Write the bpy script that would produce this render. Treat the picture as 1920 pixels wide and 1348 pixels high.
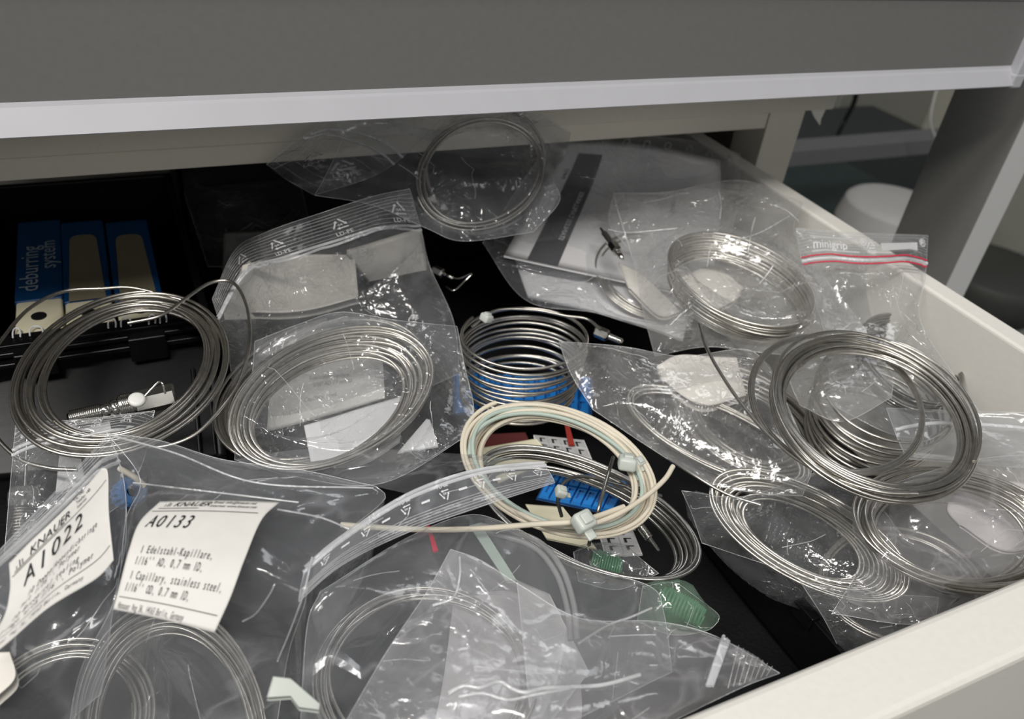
import bpy, bmesh, math, random
import numpy as np
from mathutils import Vector, Matrix, noise

for _o in list(bpy.data.objects):
    bpy.data.objects.remove(_o, do_unlink=True)
SC = bpy.context.scene
COL = SC.collection

# ---------------------------------------------------------------- camera
F = 1531.9
RC = np.array([[0.90506089, -0.41279641, 0.10229323],
               [-0.16546846, -0.56337984, -0.80945867],
               [0.39177158, 0.71568308, -0.57819785]])
u_, s_, v_ = np.linalg.svd(RC)
RC = u_ @ v_
H = 0.20                                   # camera height over the drawer rim (z = 0)
cam_d = bpy.data.cameras.new('camera')
cam = bpy.data.objects.new('camera', cam_d)
COL.objects.link(cam)
SC.camera = cam
cam_d.sensor_width = 36.0
cam_d.lens = F / 1920 * 36.0
cam_d.clip_start = 0.01
cam_d.clip_end = 50
cam_d.dof.use_dof = True
cam_d.dof.focus_distance = 0.32
cam_d.dof.aperture_fstop = 13.0
_ax = [RC[0], -RC[1], -RC[2]]
cam.matrix_world = Matrix([[_ax[0][i], _ax[1][i], _ax[2][i], (0, 0, H)[i]] for i in range(3)] + [[0, 0, 0, 1]])

# ---------------------------------------------------------------- light
SC.view_settings.view_transform = 'Standard'
SC.view_settings.look = 'None'
SC.view_settings.gamma = 1
SC.view_settings.exposure = 0.03
SC.cycles.transparent_max_bounces = 32
SC.cycles.max_bounces = 7
SC.cycles.diffuse_bounces = 3
SC.cycles.glossy_bounces = 3
SC.cycles.adaptive_threshold = 0.02
W = bpy.data.worlds.new('room_world')
SC.world = W
W.use_nodes = True
W.node_tree.nodes['Background'].inputs[0].default_value = (0.93, 0.96, 1.0, 1)
W.node_tree.nodes['Background'].inputs[1].default_value = 0.10


def area(name, loc, target, sx, sy, watt, col=(1, 1, 1)):
    l = bpy.data.lights.new(name, 'AREA')
    l.shape = 'RECTANGLE'
    l.size = sx
    l.size_y = sy
    l.energy = watt
    l.color = col
    o = bpy.data.objects.new(name, l)
    COL.objects.link(o)
    o.location = loc
    d = Vector(target) - Vector(loc)
    o.rotation_euler = d.to_track_quat('-Z', 'Y').to_euler()
    return o


TG = (0.2, 0.25, 0.0)
area('ceiling_lamp_light', (-0.55, -0.90, 2.0), TG, 1.3, 0.10, 38, (1.0, 0.97, 0.92))
area('front_fill_light', (0.3, -2.9, 1.25), TG, 2.2, 0.9, 14, (1.0, 0.98, 0.95))  # added soft fill from the front, brightens rail, lip and beam
area('ceiling_lamp_light_rear', (0.9, 0.9, 2.1), TG, 1.2, 0.3, 6, (0.95, 0.97, 1.0))
area('left_fill_light', (-1.6, 0.0, 1.9), TG, 0.3, 1.2, 24, (1.0, 0.98, 0.95))  # added fill from the left, lifts the side of the leg


# ---------------------------------------------------------------- pixel -> world
CAM = np.array([0, 0, H])


def ray(x, y):
    return RC.T @ np.array([(x - 960) / F, (y - 674) / F, 1.0])


def az(x, y, z):
    d = ray(x, y)
    return CAM + d * (z - H) / d[2]


def ay(x, y, Y):
    d = ray(x, y)
    return CAM + d * Y / d[1]


def ax_(x, y, X):
    d = ray(x, y)
    return CAM + d * X / d[0]


# ---------------------------------------------------------------- materials
MATS = {}


def mat(name, col, rough=0.5, metal=0.0, bump=0.0, bscale=60, var=0.0, spec=0.5, trans=0.0, ior=1.45, coat=0.0):
    if name in MATS:
        return MATS[name]
    m = bpy.data.materials.new(name)
    m.use_nodes = True
    nt = m.node_tree
    b = nt.nodes['Principled BSDF']
    b.inputs['Roughness'].default_value = rough
    b.inputs['Metallic'].default_value = metal
    b.inputs['Specular IOR Level'].default_value = spec
    b.inputs['Transmission Weight'].default_value = trans
    b.inputs['IOR'].default_value = ior
    b.inputs['Coat Weight'].default_value = coat
    tc = nt.nodes.new('ShaderNodeTexCoord')
    nz = nt.nodes.new('ShaderNodeTexNoise')
    nz.inputs['Scale'].default_value = bscale
    nz.inputs['Detail'].default_value = 4
    nt.links.new(tc.outputs['Object'], nz.inputs['Vector'])
    rp = nt.nodes.new('ShaderNodeValToRGB')
    c = np.array(col[:3])
    rp.color_ramp.elements[0].position = 0.3
    rp.color_ramp.elements[1].position = 0.7
    rp.color_ramp.elements[0].color = (*(c * (1 - var)), 1)
    rp.color_ramp.elements[1].color = (*np.clip(c * (1 + var), 0, 1), 1)
    nt.links.new(nz.outputs['Fac'], rp.inputs[0])
    nt.links.new(rp.outputs[0], b.inputs['Base Color'])
    if bump:
        bp = nt.nodes.new('ShaderNodeBump')
        bp.inputs['Strength'].default_value = bump
        bp.inputs['Distance'].default_value = 0.001
        nt.links.new(nz.outputs['Fac'], bp.inputs['Height'])
        nt.links.new(bp.outputs[0], b.inputs['Normal'])
    MATS[name] = m
    return m


def film(name, haze=0.10, tint=(0.80, 0.82, 0.85), rough=0.10, gloss=1.0, bump=0.5, scale=55.0):
    """thin clear polythene: straight-through transparency, a little milky scatter, sharp reflections on creases"""
    m = bpy.data.materials.new(name)
    m.use_nodes = True
    nt = m.node_tree
    nt.nodes.clear()
    N, L = nt.nodes.new, nt.links.new
    out = N('ShaderNodeOutputMaterial')
    tc = N('ShaderNodeTexCoord')
    n1 = N('ShaderNodeTexNoise'); n1.inputs['Scale'].default_value = scale * 0.5; n1.inputs['Detail'].default_value = 3
    n1.inputs['Distortion'].default_value = 1.0
    L(tc.outputs['Object'], n1.inputs['Vector'])
    mp = N('ShaderNodeMixRGB'); mp.inputs[0].default_value = 0.10
    L(tc.outputs['Object'], mp.inputs[1]); L(n1.outputs['Color'], mp.inputs[2])
    v1 = N('ShaderNodeTexVoronoi'); v1.feature = 'DISTANCE_TO_EDGE'; v1.inputs['Scale'].default_value = scale
    L(mp.outputs[0], v1.inputs['Vector'])
    r1 = N('ShaderNodeMapRange'); r1.inputs[1].default_value = 0.0; r1.inputs[2].default_value = 0.07
    r1.inputs[3].default_value = 1.0; r1.inputs[4].default_value = 0.0
    L(v1.outputs['Distance'], r1.inputs[0])
    # creases only in patches
    n2 = N('ShaderNodeTexNoise'); n2.inputs['Scale'].default_value = 22; n2.inputs['Detail'].default_value = 2
    L(tc.outputs['Object'], n2.inputs['Vector'])
    r2 = N('ShaderNodeMapRange'); r2.inputs[1].default_value = 0.42; r2.inputs[2].default_value = 0.60
    L(n2.outputs['Fac'], r2.inputs[0])
    cr = N('ShaderNodeMath'); cr.operation = 'MULTIPLY'
    L(r1.outputs[0], cr.inputs[0]); L(r2.outputs[0], cr.inputs[1])
    n3 = N('ShaderNodeTexNoise'); n3.inputs['Scale'].default_value = 160; n3.inputs['Detail'].default_value = 3
    L(tc.outputs['Object'], n3.inputs['Vector'])
    s1 = N('ShaderNodeMath'); s1.operation = 'MULTIPLY_ADD'; s1.inputs[1].default_value = 0.9
    L(cr.outputs[0], s1.inputs[0]); L(n1.outputs['Fac'], s1.inputs[2])
    s2 = N('ShaderNodeMath'); s2.operation = 'MULTIPLY_ADD'; s2.inputs[1].default_value = 0.35
    L(n3.outputs['Fac'], s2.inputs[0]); L(s1.outputs[0], s2.inputs[2])
    bp = N('ShaderNodeBump'); bp.inputs['Strength'].default_value = bump; bp.inputs['Distance'].default_value = 0.0020
    L(s2.outputs[0], bp.inputs['Height'])
    tr = N('ShaderNodeBsdfTransparent'); tr.inputs[0].default_value = (0.985, 0.988, 0.99, 1)
    df = N('ShaderNodeBsdfDiffuse'); df.inputs[0].default_value = (*tint, 1)
    tl = N('ShaderNodeBsdfTranslucent'); tl.inputs[0].default_value = (*tint, 1)
    L(bp.outputs[0], df.inputs['Normal'])
    dm = N('ShaderNodeMixShader'); dm.inputs[0].default_value = 0.35
    L(df.outputs[0], dm.inputs[1]); L(tl.outputs[0], dm.inputs[2])
    hz = N('ShaderNodeMapRange'); hz.inputs[1].default_value = 0.3; hz.inputs[2].default_value = 0.75
    hz.inputs[3].default_value = haze * 0.45; hz.inputs[4].default_value = haze * 1.7  # uneven haze imitates soft bands of reflected surroundings
    L(n1.outputs['Fac'], hz.inputs[0])
    ha = N('ShaderNodeMath'); ha.operation = 'MULTIPLY_ADD'; ha.inputs[1].default_value = haze * 1.2
    L(cr.outputs[0], ha.inputs[0]); L(hz.outputs[0], ha.inputs[2])
    m1 = N('ShaderNodeMixShader')
    L(ha.outputs[0], m1.inputs[0]); L(tr.outputs[0], m1.inputs[1]); L(dm.outputs[0], m1.inputs[2])
    gl = N('ShaderNodeBsdfGlossy'); gl.inputs['Roughness'].default_value = rough
    gl.inputs[0].default_value = (1, 1, 1, 1)
    L(bp.outputs[0], gl.inputs['Normal'])
    fr = N('ShaderNodeLayerWeight'); fr.inputs[0].default_value = 0.5
    L(bp.outputs[0], fr.inputs['Normal'])
    fp = N('ShaderNodeMath'); fp.operation = 'POWER'; fp.inputs[1].default_value = 4.0
    L(fr.outputs['Facing'], fp.inputs[0])
    fm = N('ShaderNodeMath'); fm.operation = 'MULTIPLY_ADD'; fm.inputs[1].default_value = 0.45 * gloss
    fm.inputs[2].default_value = 0.055 * gloss; fm.use_clamp = True
    L(fp.outputs[0], fm.inputs[0])
    m2 = N('ShaderNodeMixShader')
    L(fm.outputs[0], m2.inputs[0]); L(m1.outputs[0], m2.inputs[1]); L(gl.outputs[0], m2.inputs[2])
    L(m2.outputs[0], out.inputs[0])
    MATS[name] = m
    return m


film('clear_film', 0.07)
film('clear_film_fine', 0.08, bump=0.7, scale=90)
film('milky_film', 0.135, tint=(0.82, 0.81, 0.80), bump=0.6, scale=60)
film('smooth_film', 0.13, tint=(0.72, 0.74, 0.78), bump=0.32, scale=26, rough=0.12)
film('soft_film', 0.15, tint=(0.76, 0.75, 0.77), bump=0.4, scale=38, rough=0.11)
film('glint_film', 0.42, tint=(0.92, 0.93, 0.94), bump=0.0, rough=0.16, gloss=2.5)  # pale hazy film, paints the light caught along folds and edges
film('shaded_film', 0.025, bump=0.4, scale=40)  # clear film with its haze cut, shade put into the material
film('film_rib', 0.32, tint=(0.9, 0.9, 0.9), bump=0.0, rough=0.15)
film('zip_rib', 0.5, tint=(0.92, 0.93, 0.95), bump=0.0, rough=0.2)
film('green_film', 0.16, tint=(0.45, 0.68, 0.50), bump=0.6, scale=70)
film('syringe_plastic', 0.12, tint=(0.9, 0.9, 0.9), bump=0.0, rough=0.08, gloss=2.0)
STEEL = mat('steel_tube', (0.58, 0.555, 0.51), 0.32, 1.0, bump=0.05, bscale=300, var=0.12)
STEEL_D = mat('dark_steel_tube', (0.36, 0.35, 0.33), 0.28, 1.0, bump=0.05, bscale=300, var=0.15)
STEEL_L = mat('bright_steel', (0.72, 0.70, 0.66), 0.16, 1.0, var=0.08)
WHITE_P = mat('white_paint', (0.78, 0.755, 0.70), 0.38, bump=0.05, bscale=400, var=0.02)
BEIGE_P = mat('beige_paint', (0.60, 0.57, 0.50), 0.45, bump=0.05, bscale=400, var=0.02)
GREY_P = mat('grey_paint', (0.17, 0.17, 0.165), 0.5, bump=0.05, bscale=300, var=0.03)
LIP_P = mat('pale_grey_paint', (0.46, 0.46, 0.49), 0.45, var=0.02)
BLACK_P = mat('black_plastic', (0.005, 0.005, 0.006), 0.30, spec=0.25, bump=0.02, bscale=300, var=0.2)
BLACK_M = mat('black_liner', (0.004, 0.004, 0.005), 0.6, bump=0.3, bscale=500, var=0.2)
PAPER = mat('white_paper', (0.74, 0.73, 0.74), 0.7, bump=0.05, bscale=200, var=0.02)
LABEL = mat('label_paper', (0.72, 0.70, 0.665), 0.55, bump=0.05, bscale=200, var=0.02)
CREAM = mat('cream_card', (0.76, 0.71, 0.52), 0.5, var=0.03)
FOAM = mat('pale_foam', (0.80, 0.76, 0.70), 0.8, bump=0.08, bscale=200, var=0.04)
INK = mat('black_ink', (0.015, 0.015, 0.017), 0.6)
GREYINK = mat('grey_ink', (0.10, 0.10, 0.11), 0.5, var=0.05)
WINK = mat('white_print', (0.80, 0.80, 0.82), 0.4)
BLUE = mat('blue_plastic', (0.015, 0.20, 0.60), 0.35, var=0.1)
BLUE_D = mat('dark_blue_print', (0.004, 0.055, 0.17), 0.4, var=0.05)
NYLON = mat('milky_nylon', (0.64, 0.68, 0.63), 0.3, trans=0.15, var=0.02)
CABLE = mat('cream_cable', (0.68, 0.62, 0.50), 0.4, var=0.05)
CABLE_T = mat('teal_cable', (0.42, 0.50, 0.44), 0.4, var=0.05)
GREEN = mat('green_plastic', (0.09, 0.26, 0.14), 0.3, var=0.1)
RED = mat('red_zip', (0.60, 0.03, 0.07), 0.35)
FLOORM = mat('floor_vinyl', (0.30, 0.32, 0.30), 0.4, bump=0.1, bscale=30, var=0.12)


# ---------------------------------------------------------------- object helpers
def tag(o, label=None, cat=None, group=None, kind=None):
    for k, v in (('label', label), ('category', cat), ('group', group), ('kind', kind)):
        if v:
            o[k] = v
    return o


def mesh(name, verts, faces, m, parent=None, smooth=True):
    me = bpy.data.meshes.new(name)
    me.from_pydata([tuple(map(float, v)) for v in verts], [], faces)
    me.update()
    if smooth:
        for p in me.polygons:
            p.use_smooth = True
    o = bpy.data.objects.new(name, me)
    me.materials.append(m)
    COL.objects.link(o)
    if parent:
        o.parent = parent
        o.matrix_parent_inverse = Matrix.Translation(-parent.location)
    return o


def bmo(name, bm, m, parent=None, smooth=False):
    me = bpy.data.meshes.new(name)
    bm.normal_update()
    bm.to_mesh(me)
    bm.free()
    if smooth:
        for p in me.polygons:
            p.use_smooth = True
    o = bpy.data.objects.new(name, me)
    me.materials.append(m)
    COL.objects.link(o)
    if parent:
        o.parent = parent
        o.matrix_parent_inverse = Matrix.Translation(-parent.location)
    return o


def empty(name, loc, label=None, cat=None, group=None, kind=None):
    o = bpy.data.objects.new(name, None)
    o.empty_display_size = 0.01
    COL.objects.link(o)
    o.location = tuple(map(float, loc))
    return tag(o, label, cat, group, kind)


def bm_box(bm, lo, hi, bev=0.0, M=None):
    r = bmesh.ops.create_cube(bm, size=1)
    vs = r['verts']
    lo, hi = np.array(lo, float), np.array(hi, float)
    for v in vs:
        v.co = Vector(((lo + hi) / 2 + np.array(v.co) * (hi - lo)))
    if bev:
        es = list({e for v in vs for e in v.link_edges})
        r = bmesh.ops.bevel(bm, geom=es, offset=bev, segments=3, profile=0.5, affect='EDGES')
        vs = list({v for f in r['faces'] for v in f.verts} | {v for v in vs if v.is_valid})
    if M is not None:
        for v in vs:
            v.co = M @ v.co
    return vs


def box(name, lo, hi, m, parent=None, bev=0.0, M=None, smooth=False):
    bm = bmesh.new()
    bm_box(bm, lo, hi, bev, M)
    return bmo(name, bm, m, parent, smooth)


def frame_m(origin, xdir, up=(0, 0, 1)):
    """matrix whose local x runs along xdir"""
    x = Vector(xdir).normalized()
    u = Vector(up)
    y = u.cross(x).normalized()
    z = x.cross(y)
    return Matrix([[x[i], y[i], z[i], origin[i]] for i in range(3)] + [[0, 0, 0, 1]])


def lathe(bm, prof, M, n=32, hexa=None):
    """prof: list of (x along axis, radius[, sides]); local x axis is the spin axis"""
    rings = []
    for p in prof:
        r = []
        for i in range(n):
            a = 2 * math.pi * i / n
            rad = p[1]
            if len(p) > 2 and p[2]:
                k = p[2]
                s = 2 * math.pi / k
                rad = p[1] * math.cos(s / 2) / math.cos((a % s) - s / 2)
            r.append(bm.verts.new(M @ Vector((p[0], rad * math.cos(a), rad * math.sin(a)))))
        rings.append(r)
    for a, b in zip(rings, rings[1:]):
        for i in range(n):
            bm.faces.new((a[i], a[(i + 1) % n], b[(i + 1) % n], b[i]))
    bm.faces.new(rings[0][::-1])
    bm.faces.new(rings[-1])


def catmull(P, n=12):
    P = [np.array(p, float) for p in P]
    P = [2 * P[0] - P[1]] + P + [2 * P[-1] - P[-2]]
    out = []
    for i in range(1, len(P) - 2):
        a, b, c, d = P[i - 1], P[i], P[i + 1], P[i + 2]
        for k in range(n):
            t = k / n
            out.append(0.5 * ((2 * b) + (c - a) * t + (2 * a - 5 * b + 4 * c - d) * t * t + (3 * b - a - 3 * c + d) * t ** 3))
    out.append(P[-2])
    return out


def tube(name, pts, r, m, parent=None, res=3, cyclic=False):
    """a round wire as a curve"""
    cu = bpy.data.curves.new(name, 'CURVE')
    cu.dimensions = '3D'
    cu.bevel_depth = r
    cu.bevel_resolution = res
    cu.use_fill_caps = True
    for pl in (pts if isinstance(pts[0], (list, tuple)) and not np.isscalar(pts[0][0]) else [pts]):
        sp = cu.splines.new('POLY')
        sp.points.add(len(pl) - 1)
        fl = []
        for p in pl:
            fl += [float(p[0]), float(p[1]), float(p[2]), 1.0]
        sp.points.foreach_set('co', fl)
        sp.use_smooth = True
        sp.use_cyclic_u = cyclic
    t = bpy.data.objects.new(name, cu)
    COL.objects.link(t)
    me = bpy.data.meshes.new_from_object(t.evaluated_get(bpy.context.evaluated_depsgraph_get()))
    bpy.data.objects.remove(t)
    bpy.data.curves.remove(cu)
    me.name = name
    me.materials.clear()
    me.materials.append(m)
    for p in me.polygons:
        p.use_smooth = True
    o = bpy.data.objects.new(name, me)
    COL.objects.link(o)
    if parent:
        o.parent = parent
        o.matrix_parent_inverse = Matrix.Translation(-parent.location)
    return o


def zy(x, y, Y=0.411):
    """height at which the sight line meets the upright plane Y"""
    return float(ay(x, y, Y)[2])


def PX(P, n=12):
    """smooth polyline through (px, py, z) points"""
    return catmull([az(*p) for p in P], n)


COILS = {}


def coil_pts(key, c, e1, e2, turns, spread=0.05, lift=0.0, shift=0.02, seed=1, start=0.0, stack=0.0, cpt=3):
    """c centre, e1/e2 ends of two conjugate half axes, each (px, py, z)"""
    rnd = random.Random(seed)
    C = az(*c)
    A = az(*e1) - C
    B = az(*e2) - C
    nrm = np.cross(A, B)
    nrm /= np.linalg.norm(nrm)
    if nrm[2] < 0:
        nrm = -nrm
    K = int(math.ceil(turns * cpt)) + 4
    N = max(1, int(turns))
    order = list(range(N + 3))
    for q in range(N + 2):                      # neighbouring turns lie side by side, now and then one crosses over
        if rnd.random() < 0.3:
            order[q], order[q + 1] = order[q + 1], order[q]
    S = []
    for k in range(K):
        tk = k / cpt
        q = min(int(tk), N + 1)
        f = tk - int(tk)
        base = (order[q] * (1 - f) + order[q + 1] * f) / (N + 1) * 2 - 1
        S.append((1 + spread * (base + rnd.uniform(-1, 1) * 0.22), rnd.uniform(-shift, shift), rnd.uniform(-shift, shift), rnd.uniform(-1, 1) * lift))
    S = np.array(S)
    pts = []
    n = int(turns * 72)
    for i in range(n + 1):
        t = i / 72.0
        k = t * cpt
        j = int(k)
        f = k - j
        f = f * f * (3 - 2 * f)
        s = S[j] * (1 - f) + S[j + 1] * f
        a = start + 2 * math.pi * t
        p = C + A * (s[0] * math.cos(a) + s[1]) + B * (s[0] * math.sin(a) + s[2]) + nrm * (s[3] + stack * (t - turns / 2))
        pts.append(p)
    ring = [C + A * math.cos(a) + B * math.sin(a) for a in np.linspace(0, 2 * math.pi, 60, endpoint=False)]
    ext = abs(stack) * turns / 2 + abs(lift) + 0.0012
    COILS[key] = (np.array(ring), ext, np.linalg.norm(A) * spread + 0.001)
    print('coil', key, 'radii cm %.1f %.1f' % (np.linalg.norm(A) * 100, np.linalg.norm(B) * 100))
    return pts


# ---------------------------------------------------------------- bags
def resample(P, n):
    P = np.array(P)
    d = np.r_[0, np.cumsum(np.linalg.norm(np.diff(P, axis=0), axis=1))]
    t = np.linspace(0, d[-1], n)
    return np.stack([np.interp(t, d, P[:, k]) for k in range(3)], 1)


def edge_line(P, n, curved=True):
    W_ = [az(*p) for p in P]
    if curved and len(W_) > 2:
        W_ = catmull(W_, 10)
    return resample(W_, n)


def coons(top, right, bottom, left, nu=60, nv=60, curved=True):
    T = edge_line(top, nu, curved); B = edge_line(bottom, nu, curved)
    L_ = edge_line(left, nv, curved); R_ = edge_line(right, nv, curved)
    u = np.linspace(0, 1, nu)[None, :, None]
    v = np.linspace(0, 1, nv)[:, None, None]
    G = (1 - v) * T[None] + v * B[None] + (1 - u) * L_[:, None] + u * R_[:, None]
    G -= (1 - u) * (1 - v) * T[0] + u * (1 - v) * T[-1] + (1 - u) * v * B[0] + u * v * B[-1]
    return G


def crumple(x, y, seed, amp, sc):
    """creased film: cone facets that meet in sharp valleys, two sizes, stretched along a slanting direction"""
    a = seed * 1.7
    ca, sa = math.cos(a), math.sin(a)
    X = (ca * x + sa * y) * sc
    Y = (-sa * x + ca * y) * sc * 0.45
    w = 0.6 * noise.noise(Vector((X * .7, Y * .7, seed)))
    d, _ = noise.voronoi(Vector((X + w, Y + w, seed * 3.1)))
    d2, _ = noise.voronoi(Vector((X * 2.3 + 5 + w, Y * 3.7, seed * 5.3)))
    g = noise.noise(Vector((X * .5, Y * .5, seed + 9)))
    return amp * ((d[0] - 0.4) * 0.9 + (d2[0] - 0.4) * 0.35 + g * 0.7)


def tproj(G):
    c = (G - CAM) @ RC.T
    return np.stack([960 + F * c[..., 0] / c[..., 2], 674 + F * c[..., 1] / c[..., 2]], -1)


def snap(P, pts, n=8, off=0.0006):
    """lay a polyline given in picture points onto the film surface"""
    S = tproj(P.G)
    dense = catmull([(a, b, 0) for a, b in pts], n) if len(pts) > 2 and n > 1 else [np.array((pts[0][0] + (pts[-1][0] - pts[0][0]) * t, pts[0][1] + (pts[-1][1] - pts[0][1]) * t, 0)) for t in np.linspace(0, 1, 14)]
    out = []
    for q in dense:
        d = ((S - q[:2]) ** 2).sum(-1)
        k = np.argsort(d.ravel())[:4]
        z = float(np.average(P.G.reshape(-1, 3)[k, 2], weights=1 / (d.ravel()[k] + .5)))
        out.append(az(q[0], q[1], z + off))
    return out


class Patch:
    def __init__(s, G):
        s.G = G
        s.nv, s.nu = G.shape[:2]

    def pt(s, u, v, off=0.0):
        u = min(max(u, 0), 1) * (s.nu - 1)
        v = min(max(v, 0), 1) * (s.nv - 1)
        i, j = min(int(u), s.nu - 2), min(int(v), s.nv - 2)
        fu, fv = u - i, v - j
        G = s.G
        p = (G[j, i] * (1 - fu) + G[j, i + 1] * fu) * (1 - fv) + (G[j + 1, i] * (1 - fu) + G[j + 1, i + 1] * fu) * fv
        if off:
            n = np.cross(G[j, i + 1] - G[j, i], G[j + 1, i] - G[j, i])
            n = n / (np.linalg.norm(n) + 1e-12)
            if n @ (CAM - p) < 0:
                n = -n
            p = p + n * off
        return p

    def line(s, u0, v0, u1, v1, n=50, off=0.0):
        return [s.pt(u0 + (u1 - u0) * t, v0 + (v1 - v0) * t, off) for t in np.linspace(0, 1, n)]


def grid_mesh(name, layers, m, parent=None):
    V, Fc = [], []
    for G in layers:
        nv, nu = G.shape[:2]
        b = len(V)
        V += list(G.reshape(-1, 3))
        for j in range(nv - 1):
            for i in range(nu - 1):
                k = b + j * nu + i
                Fc.append((k, k + 1, k + nu + 1, k + nu))
    return mesh(name, V, Fc, m, parent)


def bag(name, label, top, right, bottom, left, m='clear_film', over=(), seed=1, amp=0.004, sc=28, puff=0.006,
        tent=1.2, nu=64, nv=64, group=None, curved=True, flat_top=0.0, under=True, cat='bag', folds=6):
    G = coons(top, right, bottom, left, nu, nv, curved)
    Tp = G.copy(); Bt = G.copy()
    rings = [COILS[k] for k in over]
    for j in range(nv):
        for i in range(nu):
            u, v = i / (nu - 1), j / (nv - 1)
            e = min(u, 1 - u, v, 1 - v) * 2
            pr = math.sin(min(e * 1.6, 1) * math.pi / 2)
            fl = 1.0 if v >= flat_top else 0.06
            x, y, z = G[j, i]
            ea = 0.35 + 0.65 * min(e * 3, 1)
            h = z + puff * pr + crumple(x, y, seed, amp, sc) * ea * fl
            lo = z - puff * 0.6 * pr + crumple(x + 3, y, seed + 2, amp * 0.8, sc) * ea * fl - 0.0006
            for ring, ext, wd in rings:
                d2 = ((ring[:, :2] - (x, y)) ** 2).sum(1)
                q = int(d2.argmin())
                d = max(0, math.sqrt(d2[q]) - wd)
                h = max(h, ring[q, 2] + ext + 0.0008 - d * tent + crumple(x, y, seed, amp * 0.25, sc * 1.5))
                lo = min(lo, ring[q, 2] - ext - 0.001 + d * tent)
            k_ = min(1, e * 10)
            Tp[j, i, 2] = z + (h - z) * k_
            Bt[j, i, 2] = z + (lo - z) * k_ - 0.0004
    root = empty(name, G.reshape(-1, 3).mean(0), label, cat, group)
    P = Patch(Tp)
    rn = random.Random(seed * 7 + 1)
    lines = [P.line(0, 0, 1, 0, 60), P.line(1, 0, 1, 1, 60), P.line(0, 1, 1, 1, 60), P.line(0, 0, 0, 1, 60)]
    for k in range(folds):
        u, v, a = rn.uniform(.1, .9), rn.uniform(max(.12, flat_top + .03), .95), rn.uniform(0, math.tau)
        L0 = rn.uniform(.10, .34)
        pl = []
        for q in range(14):
            pl.append(P.pt(min(max(u, .01), .99), min(max(v, .01 + flat_top), .99), .0002))
            u += math.cos(a) * L0 / 14
            v += math.sin(a) * L0 / 14
            a += rn.uniform(-.13, .13) + (0.9 if rn.random() < .04 else 0)
        lines.append(pl)
    tube('crease_glints', lines, 0.00012, MATS['glint_film'], root, res=1)  # pale threads paint highlights along the edges and random folds
    grid_mesh('film_pouch', [Tp] + ([Bt] if under else []), MATS[m], root)
    return root, Patch(Tp)


def zip_strip(root, P, v0, v1, ribs=7, side='top', zmat='zip_rib', rm='film_rib', zw=0.0007, prints=0, mirror=False, pr_h=0.05, u0=0.0, u1=1.0, txt='LD-PE', pm=None, press=None):
    f = (lambda u, v: (u, v)) if side == 'top' else ((lambda u, v: (v, u)) if side == 'left' else (lambda u, v: (1 - v, u)))

    def ln(v, off=0.0004):
        return [P.pt(*f(u0 + (u1 - u0) * t, v), off) for t in np.linspace(0, 1, 60)]
    for k in range(ribs):
        v = v0 * 0.12 + (v0 * 0.9 - v0 * 0.12) * k / max(ribs - 1, 1)
        tube('rib', ln(v), 0.00013, MATS[rm], root, res=1)
    for v in (v0, v1):
        tube('zip_rail', ln(v, 0.0006), zw, MATS[zmat], root, res=2)


def recycle_print(root, P, u, v, s, ru=1.0, flip=False, side='top', txt='LD-PE', m=None, name='printed_symbol', rot=0.0, asp=1.0):
    """triangle of three bent arrows with letters under it, laid on the patch; s in patch units of v"""
    V, Fc = [], []

    def add(poly):
        b = len(V)
        V.extend(poly)
        Fc.append(tuple(range(b, b + len(poly))))
    tri = [(0, 1), (0.866, -0.5), (-0.866, -0.5)]
    w = 0.16
    for k in range(3):
        a = np.array(tri[k]); b = np.array(tri[(k + 1) % 3])
        d = (b - a) / np.linalg.norm(b - a); n = np.array((-d[1], d[0]))
        p0, p1 = a + d * 0.15, a + d * 1.05
        add([p0 - n * w / 2, p1 - n * w / 2, p1 + n * w / 2, p0 + n * w / 2])
        add([p1 - n * w * 1.3, p1 + d * 0.32, p1 + n * w * 1.3])
        c = np.array(tri[(k + 1) % 3])
        d2 = (np.array(tri[(k + 2) % 3]) - c) / np.linalg.norm(np.array(tri[(k + 2) % 3]) - c)
    out = [(p, 'p') for p in V]
    tv, tf = text_geo(txt, 0.72, -1.5)
    b = len(V)
    V.extend(tv); Fc.extend([tuple(i + b for i in f) for f in tf])
    tv, tf = text_geo('04', 0.5, -0.2)
    b = len(V)
    V.extend(tv); Fc.extend([tuple(i + b for i in f) for f in tf])
    W_ = []
    cr, sr = math.cos(rot), math.sin(rot)
    for p in V:
        x, y = p[0] * cr - p[1] * sr, p[0] * sr + p[1] * cr
        if flip:
            x, y = x, -y
        a_, b_ = x * s * ru, -y * s * asp
        if side == 'left':
            a_, b_ = b_, a_
        W_.append(P.pt(u + a_, v + b_, 0.0006))
    return mesh(name, W_, Fc, m or WINK, root, smooth=False)


_TC = {}


def text_geo(s, size, y, align='CENTER', x=0.0, shear=0.0):
    """flat text geometry in 2D"""
    k = (s, align)
    if k not in _TC:
        cu = bpy.data.curves.new('t', 'FONT')
        cu.body = s
        cu.size = 1.0
        cu.align_x = align
        cu.resolution_u = 2
        cu.offset = 0.002
        o = bpy.data.objects.new('t', cu)
        COL.objects.link(o)
        bpy.context.view_layer.update()
        me = bpy.data.meshes.new_from_object(o)
        _TC[k] = ([(v.co.x, v.co.y) for v in me.vertices], [tuple(p.vertices) for p in me.polygons])
        bpy.data.objects.remove(o)
        bpy.data.curves.remove(cu)
        bpy.data.meshes.remove(me)
    v, f = _TC[k]
    return [(a * size + x + b * size * shear, b * size + y) for a, b in v], f


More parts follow.
